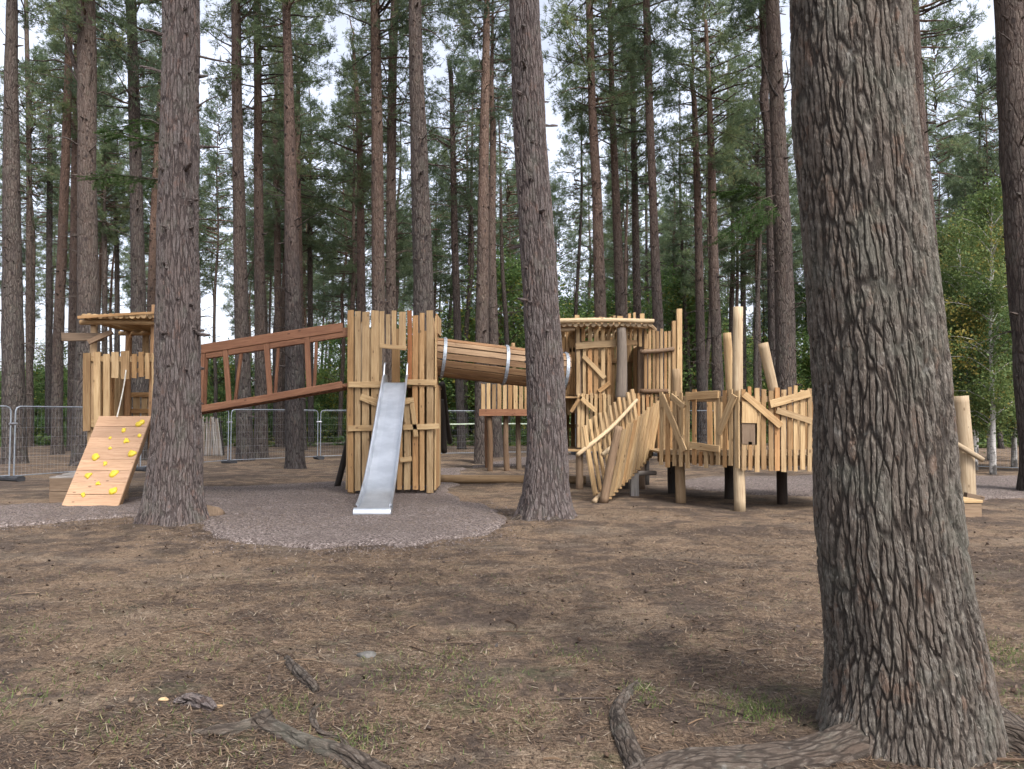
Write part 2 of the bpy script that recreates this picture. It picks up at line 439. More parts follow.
def inpoly(px, py, poly):
    c = np.zeros(px.shape, bool); n = len(poly); j = n - 1
    for i in range(n):
        xi, yi = poly[i]; xj, yj = poly[j]
        c ^= ((yi > py) != (yj > py)) & (px < (xj - xi) * (py - yi) / (yj - yi + 1e-12) + xi); j = i
    return c
def mulch(poly, step):
    P = [tuple(gnd(*p)[:2]) for p in poly]; A = np.array(P)
    xs = np.arange(A[:, 0].min() - .3, A[:, 0].max() + .3, step); ys = np.arange(A[:, 1].min() - .3, A[:, 1].max() + .3, step)
    X, Y = np.meshgrid(xs, ys)
    wx = X + (vnoise(X * 1.1, Y * 1.1) - .5) * .5 + (vnoise(X * 3, Y * 3) - .5) * .16 + (vnoise(X * 17, Y * 17) - .5) * .1
    wy = Y + (vnoise(X * 1.1 + 30, Y * 1.1) - .5) * .5 + (vnoise(X * 3 + 9, Y * 3) - .5) * .2 + (vnoise(X * 17 + 9, Y * 17) - .5) * .16
    ins = inpoly(wx, wy, P)
    # raised bed with a soft shoulder
    w = ins.astype(float)
    for _ in range(6):
        w[1:-1, 1:-1] = (w[1:-1, 1:-1] + w[:-2, 1:-1] + w[2:, 1:-1] + w[1:-1, :-2] + w[1:-1, 2:]) / 5
    Z = terrain(X, Y) - .012 + .06 * np.clip(w * 1.6 - .5, 0, 1) + (vnoise(X / .09, Y / .09) - .5) * .014
    Z = np.where(w < .5, terrain(X, Y) - .012 - (.5 - w) * .12, Z)
    dil = w > .04
    cell = dil[:-1, :-1] & dil[1:, 1:] & dil[:-1, 1:] & dil[1:, :-1]
    nx = len(xs); ii, kk = np.nonzero(cell); b = ii * nx + kk
    q = np.stack([b, b + 1, b + nx + 1, b + nx], 1)
    used = np.unique(q); remap = np.zeros(X.size, int); remap[used] = np.arange(len(used))
    V3 = np.stack([X, Y, Z], 2).reshape(-1, 3)[used]
    return MB().add(V3, [remap[q]])
mm = mulch([(-160, 530), (0, 529), (70, 523), (140, 519), (205, 533), (245, 545), (330, 549), (400, 548), (450, 543), (488, 534), (508, 522),
            (500, 509), (460, 498), (450, 484), (455, 474), (470, 467), (520, 458), (590, 456), (560, 463), (430, 470), (350, 482), (200, 489), (60, 505), (0, 508), (-160, 512)], .045)
tag(link('play_surface', mm.mesh('play_surface', M['mulch'], smooth=True)), kind='structure')
mm = mulch([(650, 485), (700, 478), (850, 476), (1024, 476), (1200, 478), (1250, 492), (1024, 499), (960, 503), (850, 497), (760, 494)], .07)
tag(link('path', mm.mesh('path', M['mulch'], smooth=True)), kind='structure')

# ------------------------------------------------------------------ loose litter (nobody could count it)
def tri_cloud(C, D, L, W, tone, mb, up=None):
    n = len(C); s = np.cross(D, rng.normal(size=(n, 3)) if up is None else up); s /= np.linalg.norm(s, axis=1)[:, None] + 1e-9
    L = np.broadcast_to(L, (n,))[:, None]; W = np.broadcast_to(W, (n,))[:, None]
    v = np.stack([C - s * W / 2, C + s * W / 2, C + D * L], 1).reshape(-1, 3)
    mb.add(v, [np.arange(3 * n).reshape(-1, 3)], v, np.repeat(tone, 3))
def quad_cloud(C, A, B, tone, mb):
    n = len(C); v = np.stack([C - A, C + B, C + A, C - B], 1).reshape(-1, 3)
    mb.add(v, [np.arange(4 * n).reshape(-1, 4)], v, np.repeat(tone, 4))

n = 230000
yy = 2.4 + 11 * rng.random(n) ** 1.5; xx = (rng.random(n) * 2 - 1) * (yy * .72 + 1.0)
d = vnoise(xx / .5, yy / .5) + vnoise(xx / 1.7 + 8, yy / 1.7) * .8
keep = rng.random(n) < np.clip((d - .45) * 1.6, .12, 1); xx, yy = xx[keep], yy[keep]; n = len(xx)
zz = terrain(xx, yy) + rng.random(n) * .01
an = rng.random(n) * 6.283; D = np.stack([np.cos(an), np.sin(an) * .8, rng.normal(size=n) * .16], 1)
mb = MB(); C = np.stack([xx, yy, zz], 1)
tri_cloud(C, D, .03 + .07 * rng.random(n), .0025 + .004 * rng.random(n) + yy * .0004, np.clip(rng.normal(.52, .27, n), 0, 1), mb, up=np.array([[0., 0, 1]]))
# bark flakes, cones and scraps
n = 9000
yy = 2.4 + 12 * rng.random(n) ** 1.4; xx = (rng.random(n) * 2 - 1) * (yy * .72 + 1.0)
an = rng.random(n) * 6.283; sz = .004 + .014 * rng.random(n) ** 3
A = np.stack([np.cos(an), np.sin(an), rng.normal(size=n) * .5], 1) * sz[:, None] * 1.6; Bv = np.stack([-np.sin(an), np.cos(an), rng.normal(size=n) * .5], 1) * sz[:, None] * .7
quad_cloud(np.stack([xx, yy, terrain(xx, yy) + .006], 1), A, Bv, np.clip(rng.beta(1.2, 2.5, n), 0, 1), mb)
tag(link('needle_litter', mb.mesh('needle_litter', M['litter'])), 'fallen brown pine needles and bark flakes on the ground', 'leaf litter', kind='stuff')

# chips kicked over the edge of the play surface, and needles blown onto it
edge = np.array([gnd(*p)[:2] for p in [(-100, 529), (0, 529), (70, 523), (140, 519), (205, 533), (245, 545), (330, 549), (400, 548), (450, 543), (488, 534), (508, 522), (500, 509), (460, 498)]])
n = 9000; t_ = rng.random(n) * (len(edge) - 1); ei = t_.astype(int); ef = (t_ - ei)[:, None]
pp = edge[ei] * (1 - ef) + edge[ei + 1] * ef + rng.normal(size=(n, 2)) * V(.3, .42) * (.5 + rng.random((n, 1)) * 1.2)
an = rng.random(n) * 6.283; sz = .004 + .007 * rng.random(n)
A = np.stack([np.cos(an), np.sin(an), rng.normal(size=n) * .5], 1) * sz[:, None]; Bv = np.stack([-np.sin(an), np.cos(an), rng.normal(size=n) * .6], 1) * sz[:, None] * .7
mb = MB(); quad_cloud(np.stack([pp[:, 0], pp[:, 1], terrain(pp[:, 0], pp[:, 1]) + .008], 1), A, Bv, np.clip(rng.beta(2, 2, n), 0, 1), mb)
tag(link('loose_chips', mb.mesh('loose_chips', M['chips'])), 'loose brown chips kicked over the edge of the play surface', 'chips', kind='stuff')
mb = MB(); n = 9000; xx = -9 + 10 * rng.random(n); yy = 10.5 + 8 * rng.random(n); an = rng.random(n) * 6.283
tri_cloud(np.stack([xx, yy, terrain(xx, yy) + .062], 1), np.stack([np.cos(an), np.sin(an), np.zeros(n)], 1), .05 + .06 * rng.random(n), .009, np.clip(rng.normal(.5, .2, n), 0, 1), mb, up=np.array([[0., 0, 1]]))
tag(link('blown_needles', mb.mesh('blown_needles', M['litter'])), 'brown needles blown over the play surface', 'leaf litter', kind='stuff')

# twigs lying about
mb = MB()
for _ in range(150):
    y = 2.8 + 10 * random.random() ** 1.3; x = random.uniform(-1, 1) * (y * .7 + .5); a = random.random() * 6.28; L = random.uniform(.06, .35)
    p0 = V(x, y, tz(x, y) + .008); p1 = V(x + math.cos(a) * L, y + math.sin(a) * L, 0); p1[2] = tz(p1[0], p1[1]) + .01
    m_ = (p0 + p1) / 2 + V(random.uniform(-.1, .1) * L, random.uniform(-.1, .1) * L, .008)
    tube(mb, [p0, m_, p1], [random.uniform(.002, .006)] * 2 + [.002], 5, .06, .1, tone=random.random() * .8)
tag(link('fallen_twigs', mb.mesh('fallen_twigs', M['litter'])), 'thin broken twigs scattered over the needle covered ground', 'twigs', kind='stuff')

# cones
mb = MB()
for _ in range(80):
    y = 2.7 + 9 * random.random() ** 1.2; x = random.uniform(-1, 1) * (y * .7 + .5); a = random.random() * 6.28; L = random.uniform(.03, .05)
    z = tz(x, y) + .014; d = V(math.cos(a), math.sin(a), random.uniform(-.2, .3)) * L / 2; c = V(x, y, z)
    tube(mb, [c - d, c - d * .4, c + d * .3, c + d], [.006, .015, .012, .003], 7, .012, .3, tone=random.uniform(.05, .4))
tag(link('pine_cones', mb.mesh('pine_cones', M['litter'])), 'small dark pine cones dropped on the forest floor', 'cones', kind='stuff')

# grass wisps
mb = MB(); spots = []
for (px, py, r, cnt) in [(758, 714, .22, 420), (640, 690, .12, 140), (740, 705, .3, 200), (1005, 655, .45, 900), (1010, 700, .4, 300), (285, 712, .25, 180), (400, 675, .4, 260),
                         (470, 690, .4, 240), (360, 745, .25, 260), (30, 690, .4, 200), (190, 650, .4, 160), (520, 715, .3, 130), (455, 655, .3, 160), (575, 655, .3, 100), (130, 730, .35, 160), (250, 757, .2, 100), (10, 640, .5, 160), (650, 705, .1, 70)]:
    c = gnd(px, py)
    for _ in range(cnt):
        spots.append((c[0] + random.gauss(0, r * .5), c[1] + random.gauss(0, r * .5)))
for _ in range(1800):
    y = 2.6 + 5.5 * random.random(); spots.append((random.uniform(-1, 1) * (y * .7 + .4), y))
S = np.array(spots); n = len(S)
D = np.stack([rng.normal(size=n) * .55, rng.normal(size=n) * .55, .5 + rng.random(n) * .7], 1); D /= np.linalg.norm(D, axis=1)[:, None]
tri_cloud(np.stack([S[:, 0], S[:, 1], terrain(S[:, 0], S[:, 1]) - .003], 1), D, .018 + .04 * rng.random(n), .004 + .003 * rng.random(n), rng.random(n), mb)
tag(link('grass', mb.mesh('grass', M['grass'])), 'sparse wisps of short green grass and moss', 'grass', kind='stuff')

# ------------------------------------------------------------------ trees
def root_flare(lobes, amp, fall, ph=0.):
    def f(th, s):
        e = math.exp(-max(s, 0) / fall); e2 = math.exp(-max(s, 0) / (fall * .45))
        return 1 + amp * e * (.35 + .65 * (.5 + .5 * np.cos(lobes * th + ph)) ** 2) + .35 * amp * e2 * (.5 + .5 * np.cos((lobes + 3) * th + ph * 2)) + .03 * np.cos(3 * th + ph) * math.exp(-s / 3)
    return f

def dead_branch(mb, p, az, L, r, rise=.1, sub=3, tone=.0):
    d = V(math.cos(az), math.sin(az), 0); pts = [p]; h = random.uniform(-.1, .35) + rise; cur = p.copy(); nseg = 5
    for i in range(nseg):
        az += random.uniform(-.3, .3); h += random.uniform(-.35, .25)
        cur = cur + V(math.cos(az), math.sin(az), h) * L / nseg * .95; pts.append(cur.copy())
    tube(mb, pts, np.linspace(r, r * .2, nseg + 1), 5, L / 9, .1, tone=tone, cap=False)
    for _ in range(sub):
        k = random.randint(1, nseg - 1); q = pts[k]; a2 = az + random.choice((-1, 1)) * random.uniform(.5, 1.2); l2 = L * random.uniform(.2, .45)
        q1 = q + V(math.cos(a2), math.sin(a2), random.uniform(-.4, .4)) * l2 * .5; q2 = q1 + V(math.cos(a2 + .3), math.sin(a2 + .3), random.uniform(-.3, .5)) * l2 * .5
        tube(mb, [q, q1, q2], [r * .4, r * .3, r * .1], 4, l2 / 3, .1, tone=tone, cap=False)

def trunk_mb(pts, rad, sides, step, tone, flare, limbs=True, z0=3.5, z1=13., nb=16, stubs=True, blen=1.6):
    mb = MB(); P, Rr = tube(mb, pts, rad, sides, step, .05, tone=tone, flare=flare, boff=(0, 0, 0))
    H = P[-1][2]
    def atz(z):
        k = min(len(P) - 1, int(np.searchsorted(P[:, 2], z))); return P[k], Rr[k]
    if stubs:
        z = random.uniform(1.6, 2.4)
        while z < z1:
            for _ in range(random.randint(2, 4)):
                c, r = atz(z); a = random.random() * 6.28; l = random.uniform(.02, .07) if random.random() < .8 else random.uniform(.1, .35)
                d = V(math.cos(a), math.sin(a), random.uniform(-.2, .2)); rr = random.uniform(.012, .03)
                tube(mb, [c + d * r * .85, c + d * (r + l)], [rr * 1.5, rr * .7], 6, .1, .1, tone=0.)
            z += random.uniform(.35, .6)
    if limbs:
        for _ in range(nb):
            z = random.uniform(z0, z1); c, r = atz(z); a = random.random() * 6.28
            dead_branch(mb, c + V(math.cos(a), math.sin(a), 0) * r * .7, a, random.uniform(.4, 1) * blen, random.uniform(.012, .028))
    return mb, P, Rr

def pine_crown(seed, H, Rad, nb, tufts, blades, W=.022, L=.17, conical=.5, droop=.0):
    W, L = .03, .2; Rad *= 1.15; nb = int(nb * .7); tufts = int(tufts * 1.0)
    r = np.random.default_rng(seed); random.seed(seed)
    mb = MB(); limbs = MB(); C, D, Tn = [], [], []
    for b in range(nb):
        f = ((b + r.random()) / nb); z = H * f
        prof = (1 - f) ** conical * (.75 + .25 * math.sin(f * 9 + seed)) * min(1., .55 + f * 2.2)
        Lb = Rad * prof * r.uniform(.65, 1.15) + .25
        az = r.random() * 6.283; el = r.uniform(-.05, .35) + f * .55 - droop
        p = V(0, 0, z); pts = [p]; nseg = 6; clump = r.random() * .7 + .1
        for s in range(nseg):
            az += r.normal() * .14; el += r.normal() * .12 - .03
            p = p + V(math.cos(az) * math.cos(el), math.sin(az) * math.cos(el), math.sin(el)) * Lb / nseg; pts.append(p)
        tube(limbs, pts, np.linspace(.018 + .012 * Lb, .006, nseg + 1), 4, 9, .0, tone=.7, cap=False)
        pts = np.array(pts)
        nt = int(tufts * (.35 + Lb / Rad))
        t = .3 + .7 * r.random(nt) ** .75; seg = np.minimum((t * nseg).astype(int), nseg - 1); ft = t * nseg - seg
        base = pts[seg] * (1 - ft)[:, None] + pts[seg + 1] * ft[:, None]
        side = V(-math.sin(az), math.cos(az), 0)
        w = r.normal(size=nt) * Lb * .3 * (1.2 - t)
        c = base + side * w[:, None] + V(0, 0, 1) * (r.normal(size=nt) * .12)[:, None] + r.normal(size=(nt, 3)) * .1
        out = nrm(pts[-1] - pts[0]); dd = out * .5 + side * (np.sign(w) * .5)[:, None] + V(0, 0, .45)
        C.append(c); D.append(dd); Tn.append(np.clip(clump + r.normal(size=nt) * .12, 0, .97))
    C, D, Tn = np.concatenate(C), np.concatenate(D), np.concatenate(Tn)
    n = len(C); Cb = np.repeat(C, blades, 0); Db = np.repeat(D, blades, 0) + r.normal(size=(n * blades, 3)) * .75
    Db /= np.linalg.norm(Db, axis=1)[:, None]
    Cb = Cb + r.normal(size=Cb.shape) * .035
    tri_cloud(Cb, Db, L * (.7 + .5 * r.random(len(Cb))), W, np.clip(np.repeat(Tn, blades) + r.normal(size=len(Cb)) * .05, 0, 1), mb)
    return mb, limbs

def crown_mesh(seed, *a, **k):
    f, l = pine_crown(seed, *a, **k)
    me = f.mesh('crown', M['needles']); lm = l.mesh('branches', M['bark_pine'])
    return me, lm
CROWNS = [crown_mesh(s, h, rd, nb, tf, bl, conical=cn, droop=dr) for s, h, rd, nb, tf, bl, cn, dr in
          [(1, 11, 2.9, 105, 46, 8, .55, .0), (2, 9, 3.3, 90, 50, 8, .4, .1), (3, 13, 2.6, 120, 42, 8, .7, .05),
           (4, 10, 2.4, 85, 44, 8, .5, .15), (5, 12, 3.1, 105, 48, 8, .6, .0), (6, 14, 2.8, 125, 44, 8, .65, .12)]]

def add_crown(t, idx, x, y, z, sc=1., rot=0.):
    me, lm = CROWNS[idx % len(CROWNS)]
    c = link('crown', me, t, (x, y, z)); c.rotation_euler = (0, 0, rot); c.scale = (sc, sc, sc)
    b = link('branches', lm, c)
    return c

def hero_pine(name, Y, line, label, orange=.3, H=22, crown_z=11., ci=0, csc=1., sides=22, step=.25, mat='bark_pine', flare=(5, .5, .22), nb=14, cat='pine tree', group='pines around and behind the playground', rot=None, crown=True, blen=1.6):
    """line: [(px, py, width_px)...] from top of frame down to the base"""
    random.seed(hash(label) % 1000 if False else sum(map(ord, label)))
    line = sorted(line, key=lambda a: -a[1])
    pts = [at(px, py, Y) for px, py, w in line]; rad = [w / 2 * Y / FPX for px, py, w in line]
    b = pts[0].copy(); zb = tz(b[0], Y); up = (pts[1] - pts[0]) / max(.1, (pts[1][2] - pts[0][2]))
    base = pts[0] - up * (pts[0][2] - zb + .15)
    pts = [base] + [p for p in pts if p[2] > zb + .25]; rad = [rad[0]] + rad[-(len(pts) - 1):]
    top = pts[-1]; d = (pts[-1] - pts[-2]) / (pts[-1][2] - pts[-2][2]); rt = rad[-1]; n = 5
    if H > top[2] + 1:
        for k in range(1, n + 1):
            z = (H - top[2]) * k / n
            pts.append(top + V(d[0] * z + random.uniform(-.1, .1), random.uniform(-.1, .1), z)); rad.append(max(.03, rt * (1 - .9 * k / n)))
    ph = random.random() * 6
    loc = V(base[0], base[1], zb)
    t = thing(name, loc, label, cat, group)
    mb, P, Rr = trunk_mb(pts, rad, sides, step, orange, root_flare(flare[0], flare[1], flare[2], ph), z0=3.2, z1=crown_z + 2, nb=nb, blen=blen)
    part('trunk', mb, M[mat], t, True)
    if crown:
        k = int(np.searchsorted(P[:, 2], crown_z)); k = min(k, len(P) - 1)
        me_h = [11, 9, 13, 10, 12, 14][ci % 6]; sc = csc
        add_crown(t, ci, P[k][0] - loc[0], P[k][1] - loc[1], crown_z - loc[2], sc, random.random() * 6.28 if rot is None else rot)
    return t, P, Rr

# the big near tree: dense mesh, true bark relief
random.seed(5)
def near_tree():
    t = thing('pine_tree', (BIG[0], BIG[1], tz(BIG[0], BIG[1])), 'huge foreground pine trunk with deeply furrowed grey brown bark at the right', 'pine tree')
    Yc = BIG[1]
    rows = [(908, 790, 205), (908, 735, 183), (906, 690, 170), (902, 640, 158), (895, 590, 149), (885, 500, 144), (880, 400, 137), (871, 300, 133), (861, 200, 129), (852, 100, 127), (848, -20, 124)]
    pts, rad = [], []
    for px, py, w in rows:
        p = at(px, py, Yc); pts.append(p); rad.append(w / 2 / FPX * (Yc) * .885)
    pts[0][2] = -.2; rad[0] = .50
    for k, (z, r) in enumerate([(6, .285), (10, .24), (15, .18), (20, .1), (25, .03)]):
        l = pts[-1]; pts.append(V(l[0] - .05, l[1] + .08, z)); rad.append(r)
    low = [i for i, p in enumerate(pts) if p[2] < 4.2]
    mb = MB()
    def fl(th, s):
        e = math.exp(-max(s - .15, 0) / .13); dth = (th - 5.2 + math.pi) % (2 * math.pi) - math.pi; d2 = (th - 4.6 + math.pi) % (2 * math.pi) - math.pi
        return 1 + math.exp(-max(s - .2, 0) / .11) * (.42 * np.exp(-(dth / .34) ** 2) + .0 * d2) + e * (.10 * (.5 + .5 * np.cos(4 * th + 1.0)) ** 2) + .012 * np.cos(5 * th + 1 + s * .6) + .01 * np.cos(9 * th - s)
    n = low[-1] + 1
    P, Rr = tube(mb, pts[:n], rad[:n], 420, .0075, .025, tone=.1, flare=fl, boff=(0, 0, 0))
    part('trunk', mb, M['bark_near'], t, True)
    mb = MB(); tube(mb, pts[n - 1:], rad[n - 1:], 60, .06, .03, tone=.1, boff=(0, 0, 4))
    for _ in range(14):
        z = random.uniform(6, 13); a = random.random() * 6.28
        k = [i for i, p in enumerate(pts) if p[2] <= z][-1]
        dead_branch(mb, pts[k] * V(1, 1, 0) + V(0, 0, z), a, random.uniform(.6, 2), .03)
    part('upper_trunk', mb, M['bark_mid'], t, True)
    # surface roots
    def root(lst, name='root', sides=120, stp=.012, mt='bark_root'):
        mb = MB(); pp, rr = [], []
        for px, py, Yd, r in lst:
            q = gnd(px, py); q = V(q[0], Yd if Yd else q[1], 0)
            if Yd: q[0] = (px - CX) / FPX * Yd
            q[2] = tz(q[0], q[1]) + r * .05; pp.append(q); rr.append(r)
        tube(mb, pp, rr, sides, stp, .22)
        part(name, mb, M[mt], t, True)
    root([(900, 0, 3.85, .12), (850, 0, 3.68, .1), (800, 0, 3.58, .082), (735, 0, 3.53, .078), (690, 0, 3.5, .076), (650, 0, 3.42, .068), (625, 0, 3.3, .062), (585, 0, 3.1, .06), (530, 0, 2.8, .04)])
    root([(640, 0, 3.4, .06), (622, 735, 0, .056), (618, 712, 0, .042), (628, 695, 0, .032), (638, 683, 0, .016)])
    root([(775, 0, 3.5, .03), (768, 0, 3.4, .026), (764, 0, 3.2, .02)], stp=.02, sides=24)
    root([(960, 0, 3.9, .2), (1010, 0, 3.7, .12), (1060, 0, 3.5, .07), (1150, 0, 3.3, .04)], sides=50, stp=.03)
    root([(900, 0, 4.2, .2), (960, 0, 4.7, .09), (970, 0, 5.2, .04)], sides=40, stp=.04)
    add_crown(t, 1, -.35, .35, 12, 1.3, 1.)
    return t
near_tree()

def big_mid(base_px, line, label, top_ci, foliage_branch=None):
    Y = float(gnd(*base_px)[1]) + .25
    t, P, Rr = hero_pine('pine_tree', Y, line, label, orange=.0, H=23, crown_z=12, ci=top_ci, csc=1.15, sides=200, step=.022, mat='bark_mid',
                         flare=(5, .42, .3), nb=0, group=None)
    return t, P, Rr, Y
tA, PA, RA, YA = big_mid((175, 529), [(181, -5, 34), (181, 60, 35), (178, 200, 38), (178, 330, 42), (177, 430, 46), (175, 480, 51), (174, 520, 60)],
              'stout grey pine in front of the ladder bridge, beside the yellow-studded climbing ramp', 0)
tB, PB, RB, YB = big_mid((545, 524), [(524, -5, 30), (527, 60, 31), (531, 150, 32), (538, 260, 34), (545, 380, 38), (547, 450, 41), (546, 490, 46), (546, 515, 56)],
              'tall leaning grey pine standing in front of the wooden tunnel and castle tower', 4)

# small twigs and surface roots at A and B
def surf_roots(t, Y, cx, specs):
    for az, L, r in specs:
        mb = MB(); base = V((cx - CX) / FPX * Y, Y, 0); pts, rr = [], []
        for k in range(6):
            a2 = az + .12 * math.sin(k * 1.7 + az * 3); q = base + V(math.cos(a2), math.sin(a2), 0) * (.12 + L * k / 5)
            q[2] = tz(q[0], q[1]) + r * (.5 - .28 * k); pts.append(q); rr.append(r * (1 - .16 * k))
        tube(mb, pts, rr, 26, .03, .25); part('root', mb, M['bark_root'], t, True)
surf_roots(tA, YA, 175, [(3.5, .5, .1), (4.5, .42, .1), (5.4, .45, .1), (.3, .5, .09), (2.6, .45, .09)])
surf_roots(tB, YB, 545, [(3.45, .72, .11), (4.2, .5, .1), (4.95, .7, .1), (5.6, .6, .11), (.2, .5, .09), (2.7, .5, .09)])
def side_branches(t, items, Y, mat='bark_pine'):
    for pts, r in items:
        mb = MB(); tube(mb, [at(px, py, Y + dy) for px, py, dy in pts], np.linspace(r, r * .3, len(pts)), 6, .08, .1, tone=.0, cap=False)
        part('dead_branch', mb, M[mat], t, True)
side_branches(tA, [([(198, 56, 0), (215, 60, -.1), (226, 62, -.2), (243, 66, -.3)], .02), ([(195, 109, 0), (206, 101, -.1), (218, 96, -.2)], .016), ([(200, 317, 0), (208, 316, -.1), (213, 318, -.1)], .012)], YA)

def spray(t, starts, Y, n=9, tufts=90, L=.055, W=.007):
    """a low green branch: thin limb with flat rows of needles"""
    lim = MB(); nee = MB()
    for pts in starts:
        P3 = [at(px, py, Y + dy) for px, py, dy in pts]
        P, r_ = resample(P3, np.linspace(.016, .004, len(P3)), .05)
        tube(lim, P3, np.linspace(.018, .005, len(P3)), 5, .08, .05, tone=.2, cap=False)
        tot = len(P); ax = nrm(P3[-1] - P3[0]); sd = nrm(np.cross(ax, V(0, 0, 1)))
        Cs, Ds = [], []
        ext = np.linalg.norm(P3[-1] - P3[0])
        for k in range(n):
            p = P[int((.15 + .85 * (k + .5) / n) * (tot - 1))]
            for s_ in (-1, 1):
                d = nrm(ax * .8 + sd * s_ * random.uniform(.5, 1.) + V(0, 0, random.uniform(-.35, .1))); l = ext * random.uniform(.22, .5) * (1.1 - .6 * k / n)
                q = p + d * l + V(0, 0, -.06 * ext * random.random())
                tube(lim, [p, (p + q) / 2 + V(0, 0, .02), q], [.006, .004, .002], 3, 9, 0, tone=.2, cap=False)
                f = rng.random(tufts); Cs.append(p + (q - p) * f[:, None]); 
                dd = d * .6 + np.cross(d, V(0, 0, 1)) * np.where(rng.random(tufts) < .5, -1, 1)[:, None] + rng.normal(size=(tufts, 3)) * .3
                Ds.append(dd / np.linalg.norm(dd, axis=1)[:, None])
        C, D = np.concatenate(Cs), np.concatenate(Ds)
        tri_cloud(C, D, L * (.7 + .6 * rng.random(len(C))), W, rng.random(len(C)), nee)
    b = part('green_branch', lim, M['bark_pine'], t)
    part('needles', nee, M['fir'], b)
random.seed(21)
spray(tA, [[(168, 146, 0), (150, 140, -.2), (128, 137, -.3), (102, 131, -.4)], [(168, 180, 0), (145, 178, .2), (120, 176, .2), (92, 180, .3)], [(166, 128, 0), (150, 120, .3), (134, 122, .4), (118, 134, .5)]], YA, n=10, tufts=120)

